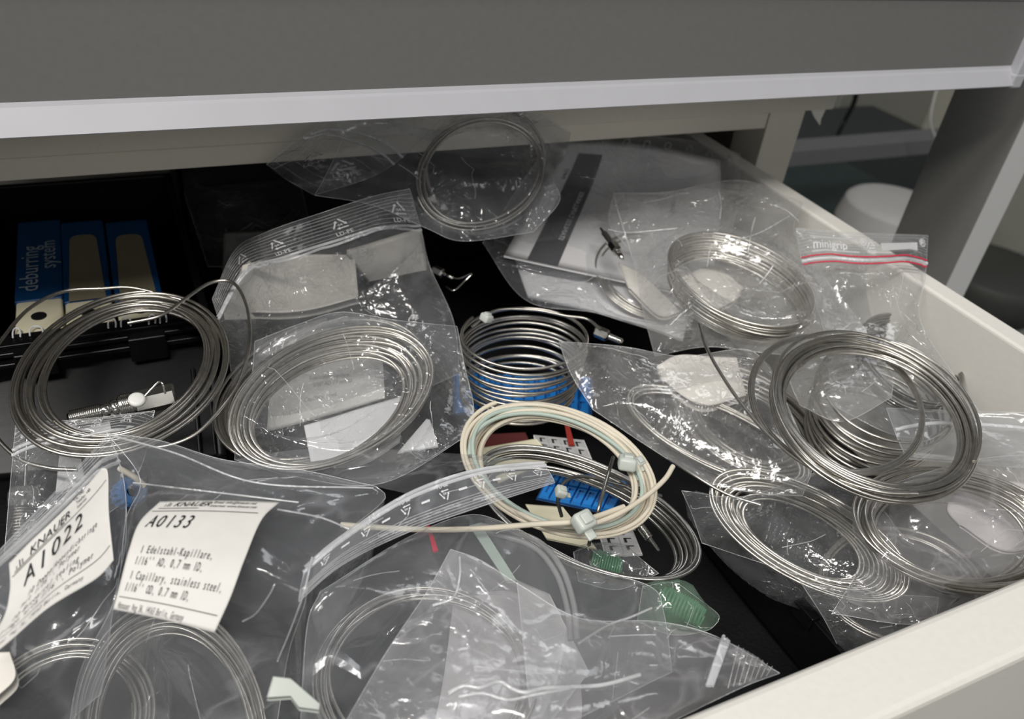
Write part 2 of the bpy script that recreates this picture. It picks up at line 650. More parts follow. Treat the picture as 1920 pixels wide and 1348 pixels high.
def mono_geo(s, size, shear=0.0):
    """typewriter spacing: every letter takes the same width"""
    V, Fc = [], []
    for i, ch in enumerate(s):
        if ch == ' ':
            continue
        v, f = text_geo(ch, 1.0, 0, 'LEFT')
        if not v:
            continue
        x0, x1 = min(p[0] for p in v), max(p[0] for p in v)
        w = x1 - x0
        k = 0.52 / w if w > 0.52 else 1.0
        b = len(V)
        V += [(((x - (x0 + x1) / 2) * k + 0.31 + 0.62 * i + y * shear) * size, y * size) for x, y in v]
        Fc += [tuple(q + b for q in ff) for ff in f]
    return V, Fc


def text_on(root, P, lines, m=INK, name='printed_text', off=0.00025):
    """lines: (text, u, v, size in v units, aspect, shear); left aligned; patch v runs downwards"""
    V, Fc = [], []
    for s, u, v, size, asp, shear in lines:
        if s == '-':                       # a ruled line: size = length in u
            b = len(V)
            n = 16
            for i in range(n + 1):
                V.append(P.pt(u + size * i / n, v, off)); V.append(P.pt(u + size * i / n, v + 0.006, off))
            for i in range(n):
                Fc.append((b + 2 * i, b + 2 * i + 2, b + 2 * i + 3, b + 2 * i + 1))
            continue
        tv, tf = mono_geo(s[1:], size, shear) if s[0] == '~' else text_geo(s, size, 0, 'LEFT', 0, shear)
        b = len(V)
        V += [P.pt(u + a * asp, v - c, off) for a, c in tv]
        Fc += [tuple(i + b for i in f) for f in tf]
    return mesh(name, V, Fc, m, root, smooth=False)


def sheet(name, top, right, bottom, left, m, parent=None, nu=24, nv=24, amp=0.0, seed=3, sc=30, thick=0.0003, curved=True, dz=0.0):
    G = coons(top, right, bottom, left, nu, nv, curved)
    if amp:
        for j in range(nv):
            for i in range(nu):
                G[j, i, 2] += crumple(G[j, i, 0], G[j, i, 1], seed, amp, sc)
    G[:, :, 2] += dz
    B = G.copy(); B[:, :, 2] -= thick
    V = list(G.reshape(-1, 3)) + list(B.reshape(-1, 3))
    Fc = []
    off = nu * nv
    for j in range(nv - 1):
        for i in range(nu - 1):
            k = j * nu + i
            Fc.append((k, k + 1, k + nu + 1, k + nu))
            Fc.append((off + k, off + k + nu, off + k + nu + 1, off + k + 1))
    for i in range(nu - 1):
        for j in (0, nv - 1):
            k = j * nu + i
            Fc.append((k, off + k, off + k + 1, k + 1))
    for j in range(nv - 1):
        for i in (0, nu - 1):
            k = j * nu + i
            Fc.append((k, k + nu, off + k + nu, off + k))
    return mesh(name, V, Fc, m, parent), Patch(G)


def quad(tl, tr, br, bl):
    return dict(top=[tl, tr], right=[tr, br], bottom=[bl, br], left=[tl, bl])


# ================================================================ the setting
FZ = -0.72
floor = box('floor', (-1.5, -0.6, FZ - 0.02), (3.2, 2.9, FZ), FLOORM)
floor['kind'] = 'structure'
wall = box('wall_back', (-1.5, 2.9, FZ), (3.2, 2.95, 1.6), mat('wall_paint', (0.42, 0.42, 0.38), 0.7, bump=0.1, bscale=80, var=0.03))
wall['kind'] = 'structure'

# ---------------------------------------------------------------- cabinet
YC = 0.42
cab = empty('drawer_cabinet', (0.2, YC, FZ), 'cream painted steel cabinet behind the open drawer, under the grey bench beam', 'cabinet')
zt = ay(700, 248, YC)[2]
box('top_panel', (-0.45, YC - 0.004, 0.0335), (0.458, 1.0, 0.062), BEIGE_P, cab, 0.0012)
box('front_rail', (-0.45, YC, 0.0215), (0.404, YC + 0.02, 0.0335), BEIGE_P, cab, 0.0006)
box('front_post', (0.4045, YC - 0.001, FZ), (0.4355, YC + 0.03, 0.0333), BEIGE_P, cab, 0.0008)
box('side_panel', (0.428, YC + 0.03, FZ), (0.435, 1.0, 0.0333), BEIGE_P, cab)
box('side_panel', (-0.45, YC + 0.02, FZ), (-0.43, 1.0, 0.0333), BEIGE_P, cab)
box('back_panel', (-0.45, 0.98, FZ), (0.435, 1.0, 0.0333), BEIGE_P, cab)
box('lower_drawer_front', (-0.43, YC, FZ + 0.05), (0.40, YC + 0.02, -0.16), WHITE_P, cab, 0.002)
# torn strip hanging off the corner of the cabinet top
hk = [az(0, 0, 0)] * 0
a0, a1, a2, a3, a4 = ay(1521, 205, YC - 0.003), ay(1548, 206, YC - 0.003), ay(1540, 222, YC - 0.006), ay(1538, 235, YC - 0.009), ay(1527, 219, YC - 0.006)
V = [a0, a1, a2, a3, a4]
V2 = [p + np.array([0, 0.001, 0]) for p in V]
mesh('torn_edge_strip', V + V2, [(0, 1, 2, 3, 4), (9, 8, 7, 6, 5)] + [(i, i + 5, (i + 1) % 5 + 5, (i + 1) % 5) for i in range(5)], WHITE_P, cab, False)
br = box('latch_bracket', (0.352, YC + 0.035, 0.008), (0.379, YC + 0.06, 0.0335), BLACK_P, cab, 0.004)

# ---------------------------------------------------------------- drawer
dr = empty('drawer', (0.1, 0.3, -0.13), 'pulled out white steel drawer heaped with bagged steel capillary coils', 'drawer')
box('front_panel', (-0.42, 0.0625, -0.165), (0.412, 0.0845, 0.0), WHITE_P, dr, 0.0028, smooth=False)
box('side_panel', (0.3815, 0.0845, -0.125), (0.3955, 0.66, -0.0004), WHITE_P, dr, 0.0018)
box('side_panel', (-0.42, 0.0845, -0.125), (-0.406, 0.66, -0.0004), WHITE_P, dr, 0.0018)
box('back_panel', (-0.406, 0.645, -0.125), (0.3815, 0.66, -0.002), WHITE_P, dr)
box('bottom_panel', (-0.406, 0.0845, -0.128), (0.3815, 0.645, -0.118), BLACK_M, dr)

# black tray along the right side with a ridged rim
p0, p1 = az(1462, 1085, -0.085), az(1575, 1215, -0.085)
tr_ = empty('divider_tray', (p0 + p1) / 2, 'glossy black plastic tray with a notched rim beside the front right coils', 'tray')
d = (p1 - p0) / np.linalg.norm(p1 - p0)
st, en = p0 - d * 0.05, p1 + d * 0.012
MT = frame_m(st, d)
Ln = np.linalg.norm(en - st)
bm = bmesh.new()
bm_box(bm, (0, -0.0012, -0.03), (Ln, 0.0012, 0.0), 0.0005, MT)
bm_box(bm, (0, -0.0012, -0.03), (Ln, 0.02, -0.028), 0.0005, MT)
bmo('tray_wall', bm, BLACK_P, tr_)
for t_ in (0.35, 0.62):
    bm = bmesh.new(); bm_box(bm, (Ln * t_, -0.003, -0.006), (Ln * t_ + 0.012, 0.0022, 0.002), 0.0006, MT)
    bmo('rim_clip', bm, BLACK_P, tr_)

# ---------------------------------------------------------------- bench: beam with a pale lip, leg
YA = 0.33
bench = empty('lab_bench', (0.2, YA, FZ), 'grey steel lab bench frame with pale edges crossing over the drawer', 'bench')
LX0, LX1 = -0.25, ay(1893, 150, YA)[0]
zb = ay(960, 206, YA)[2]
zl = ay(960, 165, YA)[2]
zt = ay(1920, 3, YA - 0.001)[2]
beam = box('beam_web', (LX0, YA + 0.003, zb + 0.001), (LX1 + 0.004, YA + 0.006, zt), GREY_P, bench)
bm = bmesh.new()
# lip: profile (y, z), sloping upper bevel then flat front
prof = [(YA + 0.004, zl + 0.0010), (YA + 0.0030, zl + 0.0008), (YA + 0.0022, zl - 0.0008), (YA + 0.0012, zl - 0.0018), (YA - 0.0040, zb + 0.0006), (YA - 0.0034, zb), (YA + 0.03, zb), (YA + 0.03, zb + 0.0015), (YA + 0.004, zb + 0.0015)]
ra = [bm.verts.new((LX0, y, z)) for y, z in prof]
rb = [bm.verts.new((LX1, y, z)) for y, z in prof]
for i in range(len(prof)):
    j = (i + 1) % len(prof)
    bm.faces.new((ra[i], ra[j], rb[j], rb[i]))
bm.faces.new(ra[::-1]); bm.faces.new(rb)
bmo('lower_lip', bm, LIP_P, bench)
box('end_lip', (LX1, YA - 0.003, zb - 0.0005), (LX1 + 0.008, YA + 0.028, zt + 0.006), LIP_P, bench, 0.0012)
box('corner_cap', (LX1 - 0.0012, YA - 0.0034, zb - 0.0012), (LX1 + 0.0085, YA + 0.03, zb + 0.007), LIP_P, bench, 0.001)
box('upper_lip', (LX0, YA + 0.002, zt), (LX1 + 0.004, YA + 0.03, zt + 0.003), LIP_P, bench, 0.0006)
XL0 = (ay(1920, 223, YA)[0] + ay(1778, 530, YA)[0]) / 2
XL1 = (ay(1920, 316, YA)[0] + ay(1809, 549, YA)[0]) / 2
yb = ax_(1710, 360, XL0)[1]
leg = box('leg', (XL0, YA + 0.0, FZ), (XL1, yb, zb - 0.0015), GREY_P, bench, 0.0008)
box('leg_lit_front', (XL0 + 0.0002, YA - 0.0008, FZ), (XL1, YA - 0.0001, zb - 0.0015), mat('leg_lit_face', (0.56, 0.56, 0.56), 0.45), bench)  # lit front face of the leg, its brightness put into paler paint

box('worktop', (LX0, YA + 0.003, zt + 0.003), (LX1 + 0.006, 1.15, zt + 0.03), LIP_P, bench, 0.001)
# ---------------------------------------------------------------- behind, right
YB = 0.85
b_ = [ay(1480, 282, YB), ay(1740, 262, YB), ay(1480, 314, YB), ay(1740, 290, YB)]
rail = empty('cross_rail', (b_[0] + b_[3]) / 2, 'plain grey square tube rail running behind the bench leg', 'rail')
box('rail_tube', (0.6, YB, (b_[2][2] + b_[3][2]) / 2), (1.6, YB + 0.04, (b_[0][2] + b_[1][2]) / 2), mat('rail_paint', (0.12, 0.12, 0.125), 0.5, var=0.03), rail, 0.002)
YD = 1.5
q0, q1 = ay(1562, 150, YD), ay(1760, 270, YD)
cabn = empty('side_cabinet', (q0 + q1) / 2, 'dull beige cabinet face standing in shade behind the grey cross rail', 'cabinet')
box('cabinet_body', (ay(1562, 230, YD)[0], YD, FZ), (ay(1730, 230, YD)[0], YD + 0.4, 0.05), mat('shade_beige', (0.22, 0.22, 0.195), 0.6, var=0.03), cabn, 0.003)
bb = az(1590, 385, -0.30)
dk = empty('storage_box', bb, 'dark teal box on the floor side beyond the drawer, left of the white stool', 'box')
c0, c1 = az(1480, 335, -0.44), az(1690, 352, -0.44)
box('box_body', (0.72, 0.88, FZ), (1.275, 1.13, -0.355), mat('dark_teal', (0.016, 0.028, 0.027), 0.55, var=0.1), dk, 0.004)
box('box_lid', (0.715, 0.875, -0.354), (1.28, 1.135, -0.343), mat('dark_teal_lid', (0.02, 0.035, 0.034), 0.5, var=0.1), dk, 0.004)
# white round stool
sc_ = az(1668, 425, -0.26)
stool = empty('round_stool', (sc_[0], sc_[1], FZ), 'white round ribbed seat seen between drawer rim and grey leg', 'stool')
g0 = ay(1480, 314, 1.22)
shf = empty('dark_backdrop', (0.9, 1.25, FZ), 'very dark backdrop block added for the gloom beneath the cross rail', 'cabinet')
box('cabinet_body', (0.6, 1.2, FZ), (ay(1765, 330, 1.2)[0], 1.46, g0[2] + 0.03), mat('backdrop_dark', (0.035, 0.04, 0.042), 0.6, var=0.05), shf, 0.003)  # added block, its dark colour makes the gloom under the rail
rs = np.linalg.norm(az(1578, 425, -0.26) - sc_)
bm = bmesh.new()
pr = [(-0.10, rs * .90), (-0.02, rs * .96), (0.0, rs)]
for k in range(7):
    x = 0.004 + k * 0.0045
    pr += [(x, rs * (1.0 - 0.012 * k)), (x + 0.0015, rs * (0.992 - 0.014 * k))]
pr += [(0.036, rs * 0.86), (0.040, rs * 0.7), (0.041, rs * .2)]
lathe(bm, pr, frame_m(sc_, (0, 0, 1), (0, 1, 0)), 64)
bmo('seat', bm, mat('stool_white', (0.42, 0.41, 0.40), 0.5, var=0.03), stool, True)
bm = bmesh.new()
lathe(bm, [(0, 0.03), (0.3, 0.025), (-FZ + sc_[2] - 0.1, 0.025)], frame_m((sc_[0], sc_[1], FZ), (0, 0, 1), (0, 1, 0)), 24)
bmo('pedestal', bm, BLACK_P, stool, True)
# dark round drum behind the leg
dc = az(1868, 500, -0.62)
drum = empty('waste_bin', (dc[0], dc[1], FZ), 'dark grey round bin lid right of the pale leg edge', 'bin')
rd = 0.5 * np.linalg.norm(az(1790, 500, -0.62) - az(1975, 500, -0.62))
bm = bmesh.new()
lathe(bm, [(0, rd * .9), (0.07, rd), (0.095, rd * 1.03), (0.10, rd * 0.98), (0.104, rd * 0.3)], frame_m((dc[0], dc[1], FZ), (0, 0, 1), (0, 1, 0)), 64)
bmo('bin_body', bm, mat('bin_grey', (0.06, 0.062, 0.056), 0.6, var=0.06), drum, True)
# pale equipment front behind it
e0 = az(1930, 440, -0.45)
eq = empty('equipment_cabinet', (e0[0], e0[1], FZ), 'cream cabinet corner at the right edge above the dark bin', 'cabinet')
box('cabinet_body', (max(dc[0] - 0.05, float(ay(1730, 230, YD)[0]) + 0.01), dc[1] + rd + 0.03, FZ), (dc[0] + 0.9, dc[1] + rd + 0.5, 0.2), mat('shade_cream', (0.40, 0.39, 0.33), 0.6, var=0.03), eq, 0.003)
# two leads
tube_ = tube('black_lead', catmull([ay(1607, 165, 1.0), ay(1602, 190, 1.0), ay(1590, 215, 1.0), ay(1581, 232, 1.0), ay(1572, 250, 0.99), ay(1568, 262, 0.98)], 8), 0.0042, BLACK_P)
tag(tube_, 'thick black cable hanging in front of the shaded beige cabinet', 'cable')
tube_ = tube('white_lead', catmull([ay(1757, 165, 0.8), ay(1750, 190, 0.8), ay(1745, 215, 0.8), ay(1745, 235, 0.8), ay(1753, 256, 0.8)], 8), 0.0022, mat('lead_white', (0.45, 0.45, 0.42), 0.5))
tag(tube_, 'thin pale cable curving down just left of the bench leg', 'cable')

og = empty('dark_backing', (0.12, 0.56, -0.115), 'tall black open box added as the darkness behind the zip bags', 'tray')
bm = bmesh.new()
xr = float(az(400, 380, -0.05)[0]) - 0.02
for lo, hi in (((xr, 0.530, -0.116), (0.30, 0.534, -0.004)), ((xr, 0.60, -0.116), (0.30, 0.604, -0.004)), ((xr, 0.53, -0.116), (xr + 0.004, 0.604, -0.004)), ((0.296, 0.53, -0.116), (0.30, 0.604, -0.004)), ((xr, 0.53, -0.117), (0.30, 0.604, -0.113))):
    bm_box(bm, lo, hi, 0.0008)
bmo('backing_shell', bm, BLACK_P, og)  # added black box, hides the pale drawer back as dark depth

# ================================================================ black tool case with deburring packs
zc = -0.036
f0, f1 = az(-60, 655, zc), az(398, 602, zc)
yf = az(180, 628, zc)[1]
X0, X1 = f0[0], f1[0]
case = empty('tool_case', ((X0 + X1) / 2, yf + 0.08, -0.11), 'black hard plastic case holding three blue and cream packs', 'case')
bm = bmesh.new()
for lo, hi in (((X0, yf, -0.112), (X1, yf + 0.004, zc)), ((X0, yf + 0.18, -0.112), (X1, yf + 0.184, zc)), ((X0, yf, -0.112), (X0 + 0.004, yf + 0.184, zc)), ((X1 - 0.004, yf, -0.112), (X1, yf + 0.184, zc)), ((X0, yf, -0.114), (X1, yf + 0.184, -0.109))):
    bm_box(bm, lo, hi, 0.0008)
bmo('case_body', bm, BLACK_P, case)
box('rim_flange', (X0, yf - 0.004, zc - 0.0035), (X1, yf + 0.001, zc - 0.001), BLACK_P, case, 0.0006)
box('rim_flange', (X0, yf - 0.006, zc - 0.008), (X1 + 0.002, yf - 0.0005, zc - 0.0055), BLACK_P, case, 0.0006)
for px in (60, 270):
    q = az(px, 650 - px * 0.13, zc)
    box('latch', (q[0] - 0.008, yf - 0.0075, zc - 0.014), (q[0] + 0.009, yf - 0.001, zc - 0.0008), BLACK_P, case, 0.0008)
# case lid: the smooth sloping black panel in front of the packs
l0, l1, l2, l3 = az(-60, 668, -0.046), az(398, 622, -0.046), az(420, 850, -0.082), az(-90, 900, -0.082)
lid_o, lidp = sheet('case_lid', [l for l in [(-60, 668, -0.046), (398, 620, -0.046)]], [(398, 620, -0.046), (425, 860, -0.082)], [(-90, 905, -0.082), (425, 860, -0.082)], [(-60, 668, -0.046), (-90, 905, -0.082)], BLACK_P, case, thick=0.003, amp=0.0)
tube('lid_edge', lidp.line(0.02, 0.04, 0.96, 0.04, off=0.0008), 0.0007, BLACK_P, case)
tube('lid_edge', lidp.line(0.96, 0.04, 0.96, 0.96, off=0.0008), 0.0007, BLACK_P, case)
tube('lid_edge', lidp.line(0.90, 0.3, 0.90, 0.96, off=0.0006), 0.0012, BLACK_P, case)
# white curved marks on the inner rim
for px, w in ((31, 7), (68, 12), (210, 7), (236, 9), (285, 6), (306, 6)):
    base = [(px - w, 636 - px * .10), (px - w, 626 - px * .10), (px - w * .5, 619 - px * .10), (px + w * .5, 619 - px * .10), (px + w, 626 - px * .10), (px + w, 634 - px * .10)]
    tube('printed_mark', catmull([ay(a, b, yf - 0.0003 + 0.0) if False else az(a, b, zc + 0.0016) for a, b in base], 6), 0.0004, WINK, case, res=1)
box('rim_ledge', (X0, yf - 0.0002, zc - 0.001), (X1, yf + 0.009, zc + 0.0008), BLACK_P, case, 0.0003)


def pack(pxn, pxf, wn, wf, kind, label):
    """a slim pack lying in the case: cream body, blue sleeve, hole in its near end"""
    zt_ = zc + 0.0005
    n, fpt = az(pxn, 604, zt_), az(pxf, 412, zt_)
    y0, y1 = yf + 0.0095, fpt[1]
    hw = np.linalg.norm(az(pxn + wn / 2, 604, zt_) - az(pxn - wn / 2, 604, zt_)) / 2
    xc = n[0]
    r = empty('tool_pack', (xc, y0, -0.108), label, 'tool pack', 'blue and cream packs in the black case')
    body = box('pack_body', (xc - hw, y0, -0.108), (xc + hw, y1, zt_ - 0.0012), CREAM, r, 0.0015)
    ys = az(pxn, 560, zt_)[1]
    box('sleeve', (xc - hw - 0.0004, ys, -0.106), (xc + hw + 0.0004, y1 + 0.0004, zt_ - 0.0004), BLUE_D, r, 0.0008)
    if kind == 'text':
        for s, cx in (('deburring', -0.02), ('system', 0.78)):
            tv, tf = text_geo(s, 1.0, 0, 'LEFT')
            sz = 0.0125 if s == 'deburring' else 0.0115
            Y0 = ys + 0.008 + (0 if s == 'deburring' else 0.022)
            VV = [(xc + hw * cx - b * sz, Y0 + a * sz, zt_ + 0.0001) for a, b in tv]
            mesh('printed_text', VV, tf, mat('grey_print', (0.35, 0.42, 0.48), 0.5), r, False)
    else:
        P_ = []
        Lh = (y1 - ys) * 0.80
        for k in range(21):
            a = math.pi * k / 20
            P_.append((xc + hw * 0.66 * math.copysign(abs(math.cos(a)) ** 0.6, math.cos(a)), ys + Lh - 0.012 + 0.012 * math.sin(a) ** 0.6, zt_ + 0.0001))
        P_ += [(xc - hw * 0.8, ys - 0.0006, zt_ + 0.0001), (xc + hw * 0.8, ys - 0.0006, zt_ + 0.0001)]
        mesh('tongue', P_, [tuple(range(len(P_)))], mat('tongue_beige', (0.24, 0.21, 0.14), 0.5, var=0.03), r, False)
    bm = bmesh.new()
    yh = (y0 + ys) / 2
    lathe(bm, [(-0.001, 0.0034), (0.0006, 0.0034)], frame_m((xc, yh, zt_ - 0.0012), (0, 0, 1), (0, 1, 0)), 28)
    bmo('hole', bm, BLACK_M, r)
    bm = bmesh.new()
    bmesh.ops.create_circle(bm, segments=28, radius=0.0042)
    for v in bm.verts:
        v.co = Vector((xc + v.co.x, yh + v.co.y, zt_ - 0.0009))
    return r


pack(72, 90, 88, 70, 'text', 'blue pack with grey lettering, leftmost in the black case')
pack(168, 176, 88, 72, 'tongue', 'blue pack with beige tongue, second from left in the black case')
pack(268, 250, 88, 72, 'tongue', 'blue pack with beige tongue, nearest the clear bags, rightmost in the black case')

# ================================================================ coils
def coil_obj(name, label, pts_list, m=STEEL, r=0.00078, group=None, cat='coil', res=3):
    allp = np.array([p for pl in pts_list for p in pl])
    root = empty(name, allp.mean(0), label, cat, group)
    for i, pl in enumerate(pts_list):
        tube('wire' if i == 0 else 'wire_end', pl, r, m, root, res=res)
    return root


G_L = 'loose unbagged steel coils'
G_B = 'steel coils inside clear bags'


def el(c, A, B, z, zA=None, zB=None):
    return (c[0], c[1], z), (c[0] + A[0], c[1] + A[1], z if zA is None else zA), (c[0] + B[0], c[1] + B[1], z if zB is None else zB)


# loose left coil
p = coil_pts('left', *el((236, 688), (166, -26), (-16, 143), -0.022, -0.022, -0.026), 11.4, 0.14, 0.002, 0.05, seed=4, start=2.4)
coil_obj('steel_capillary_coil', 'loose dark steel tube coil lying on the black case at left', [
    p,
    PX([(340, 562, -.022), (250, 540, -.018), (190, 541, -.017), (120, 546, -.016), (60, 575, -.016), (15, 622, -.016), (-30, 700, -.02), (-20, 795, -.03), (30, 856, -.034), (90, 877, -.034), (145, 881, -.034)], 14),
    PX([(240, 606, -.017), (300, 592, -.015), (345, 562, -.014), (395, 530, -.013), (438, 531, -.013), (463, 575, -.014), (468, 640, -.016), (450, 710, -.02), (415, 765, -.022), (365, 815, -.026), (300, 838, -.028), (245, 830, -.028)], 14)],
    STEEL, 0.00082, G_L)

# tall open coil in the middle
p = coil_pts('helix', *el((978, 684), (110, 4), (-4, 62), -0.052, -0.052, -0.052), 13.5, 0.035, 0.0015, 0.03, seed=11, stack=0.0028, start=0.5)
mid = coil_obj('steel_capillary_coil', 'loose springy steel tube coil with a nut, open black gap behind it', [
    p, PX([(885, 612, -.034), (930, 582, -.032), (1000, 581, -.032), (1060, 592, -.032), (1100, 598, -.032), (1125, 617, -.032)], 12)], STEEL, 0.00080, G_L)


def cable_tie(parent, px, py, z, s=0.005, ang=0.3, name='cable_tie'):
    c = az(px, py, z)
    M_ = frame_m(c, (math.cos(ang), math.sin(ang), 0)) @ Matrix.Rotation(0.35, 4, 'X')
    bm = bmesh.new()
    bm_box(bm, (-s * .8, -s * .75, -s * .6), (s * .8, s * .75, s * .6), s * .3, M_)
    bm_box(bm, (-s * .45, -s * .45, s * .5), (s * .4, s * .45, s * .85), s * .12, M_)
    bm_box(bm, (-s * .4, -s * 1.5, -s * .3), (s * .4, -s * .6, -s * .05), s * .1, M_)
    ring = []
    o = bmo(name, bm, NYLON, parent, True)
    return o


cable_tie(mid, 912, 596, -0.030, 0.0036, 1.9)


def fitting(name, label, p0, p1, r, prof=None, group=None, m=STEEL_L, parts=None):
    """a metal fitting turned about the line p0-p1; parts: list of (part name, material, profile) in units of length and r"""
    d = p1 - p0
    Ln = np.linalg.norm(d)
    M_ = frame_m(p0, d)
    root = empty(name, (p0 + p1) / 2, label, 'fitting', group)
    for nm, mm, pf in parts:
        bm = bmesh.new()
        lathe(bm, [(q[0] * Ln, q[1] * r, q[2] if len(q) > 2 else 0) for q in pf], M_, 48)
        o = bmo(nm, bm, mm, root, False)
        if not any(len(q) > 2 for q in pf):
            for pp in o.data.polygons:
                pp.use_smooth = len(pp.vertices) == 4
    return root


def thread(a, b, n, r0, r1):
    o = []
    for i in range(n):
        t = a + (b - a) * i / n
        dt = (b - a) / n
        o += [(t, r0), (t + dt * .3, r1), (t + dt * .6, r1), (t + dt * .95, r0)]
    return o


FG = 'metal tube fittings'
fitting('compression_nut', 'steel nut on the tall open coil, beside the clear bag tip', az(1116, 620, -.036), az(1168, 642, -.036), 0.0035, group=FG, parts=[
    ('hex_nut', STEEL_D, [(0, .75, 6), (.05, .95, 6), (.42, .95, 6), (.47, .75, 6)]),
    ('threaded_end', STEEL_L, [(.47, .5)] + thread(.5, .95, 7, .42, .52) + [(1.0, .3)])])
fitting('tube_fitting', 'pointed steel ferrule fitting lying on the printed paper', az(1126, 428, -.010), az(1168, 486, -.012), 0.0030, group=FG, parts=[
    ('ferrule_tip', STEEL_L, [(0, .22), (.12, .3), (.16, .55)] + thread(.18, .5, 7, .6, .68) + [(.52, .55)]),
    ('hex_collar', STEEL_L, [(.52, .9, 6), (.56, 1.05, 6), (.74, 1.05, 6), (.78, .9, 6)]),
    ('tail', STEEL_L, [(.78, .5), (.9, .55), (1.0, .25)])])
fitting('tube_fitting', 'small steel screw fitting inside the round dark coil', az(1190, 972, -.062), az(1236, 1034, -.066), 0.0034, group=FG, parts=[
    ('hex_collar', STEEL_D, [(0, .9, 6), (.04, 1.1, 6), (.2, 1.1, 6), (.24, .9, 6)]),
    ('threaded_shank', STEEL_L, [(.24, .5)] + thread(.26, .62, 9, .42, .58) + [(.64, .3), (.97, .22), (1.0, .05)])])
fitting('tube_fitting', 'bright steel elbow fitting between clear bags above centre', az(812, 505, -.045), az(850, 522, -.045), 0.003, group=FG, parts=[
    ('hex_collar', STEEL_L, [(0, .8, 6), (.05, 1.0, 6), (.45, 1.0, 6), (.5, .8, 6)]),
    ('shank', STEEL_L, [(.5, .4), (1.0, .35)])])
t_ = tube('bent_pin', PX([(846, 520, -.045), (862, 522, -.044), (884, 513, -.040), (868, 530, -.044), (850, 545, -.046), (836, 538, -.047)], 6), 0.0006, STEEL_L)
tag(t_, 'bent bright steel pin beside the elbow fitting', 'pin')

# bottom cards and blue marker strips under the middle coils
def marker_card(name, label, q, rows, cols, z, blue=True, group='printed cards at the drawer bottom', m_=None):
    root_m, P_ = sheet(name, **quad(*[(a, b, z) for a, b in q]), m=m_ or mat('marker_base', (0.02, 0.09, 0.26), 0.4), thick=0.0006)
    tag(root_m, label, 'card', group)
    V, Fc = [], []
    bm = bmesh.new()
    for r in range(rows):
        for c in range(cols):
            u0, u1 = .02 + .96 * c / cols + .003, .02 + .96 * (c + 1) / cols - .003
            v0, v1 = .03 + .94 * r / rows + .006, .03 + .94 * (r + 1) / rows - .006
            lo = [P_.pt(u, v, 0.0002) for u, v in ((u0, v0), (u1, v0), (u1, v1), (u0, v1))]
            hi = [P_.pt(u, v, 0.0018 if blue else 0.0006) for u, v in ((u0 + .01, v0 + .02), (u1 - .01, v0 + .02), (u1 - .01, v1 - .02), (u0 + .01, v1 - .02))]
            a = [bm.verts.new(tuple(x)) for x in lo]; b = [bm.verts.new(tuple(x)) for x in hi]
            bm.faces.new(b)
            for i in range(4):
                bm.faces.new((a[i], a[(i + 1) % 4], b[(i + 1) % 4], b[i]))
    bmo('marker_tiles', bm, BLUE if blue else mat('grey_tile', (0.42, 0.42, 0.42), 0.5, var=0.05), root_m)
    V, Fc = [], []
    for r in range(rows):
        for c in range(cols):
            uc, vc = .04 + .92 * (c + .5) / cols, .08 + .84 * (r + .5) / rows
            du, dv = .22 / cols, .25 / rows
            for (a, b2, e, f) in ((-du, -dv, -du * .3, dv), (-du, -dv, du, -dv * .6)):
                b = len(V)
                V += [P_.pt(uc + x, vc + y, 0.0020 if blue else 0.0008) for x, y in ((a, b2), (e, b2), (e, f), (a, f))]
                Fc.append((b, b + 1, b + 2, b + 3))
    mesh('tile_print', V, Fc, mat('deep_blue', (0.01, 0.08, 0.3), 0.4) if blue else INK, root_m, smooth=False)
    return root_m


marker_card('marker_card', 'bright blue marker tiles seen through the cream cable coil', [(1035, 880), (1180, 905), (1150, 965), (1005, 935)], 2, 7, -0.072)
marker_card('marker_card', 'row of blue marker tiles beneath the tall open steel coil', [(850, 700), (1112, 708), (1110, 782), (850, 776)], 3, 12, -0.084)
marker_card('marker_card', 'grey printed marker sheet under the front of the round dark coil', [(1120, 990), (1185, 990), (1205, 1040), (1135, 1042)], 3, 2, -0.073, False, m_=PAPER)
marker_card('marker_card', 'grey marker sheet between the cream cable coil and round dark coil', [(1000, 815), (1095, 825), (1118, 880), (1010, 860)], 3, 4, -0.080, False, m_=PAPER)
t_, _ = sheet('cream_card', **quad((900, 840, -.075), (1005, 822, -.075), (1040, 860, -.075), (935, 905, -.075)), m=CREAM, thick=0.0006)
tag(t_, 'blank cream card with a pointed corner left of the grey marker sheet', 'card')
t_, _ = sheet('cream_card', **quad((985, 945, -.074), (1055, 950, -.074), (1120, 1030, -.074), (1025, 1010, -.074)), m=CREAM, thick=0.0006)
tag(t_, 'blank cream card under the cable tie at the front of the cream coil', 'card')
t_, _ = sheet('maroon_card', **quad((885, 815, -.079), (985, 810, -.079), (1000, 845, -.079), (880, 865, -.079)), m=mat('maroon', (0.10, 0.02, 0.02), 0.5, var=0.1), thick=0.0006)
tag(t_, 'dark maroon card under the cream cable coil', 'card')
t_, _ = sheet('red_marked_sheet', **quad((1058, 792, -.078), (1066, 792, -.078), (1078, 835, -.078), (1066, 835, -.078)), m=mat('red_mark', (0.3, 0.03, 0.02), 0.5), thick=0.0005)
tag(t_, 'narrow red paper strip by the grey marker sheet', 'strip')

# round dark coil (front of centre)
p = coil_pts('round', *el((1092, 966), (196, 90), (-42, 78), -0.052, -0.054, -0.056), 10.6, 0.07, 0.002, 0.025, seed=21, stack=0.0011, start=3.6)
rc_ = coil_obj('steel_capillary_coil', 'loose dark round steel coil under the cream cable coil', [
    p,
    PX([(1150, 857, -.03), (1140, 890, -.03), (1122, 955, -.035), (1112, 990, -.045), (1104, 1022, -.055)], 10),
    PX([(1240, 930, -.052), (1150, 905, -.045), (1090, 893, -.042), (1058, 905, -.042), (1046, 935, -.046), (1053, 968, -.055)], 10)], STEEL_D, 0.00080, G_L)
cable_tie(rc_, 1052, 922, -0.040, 0.0032, 1.2, 'nylon_bead')

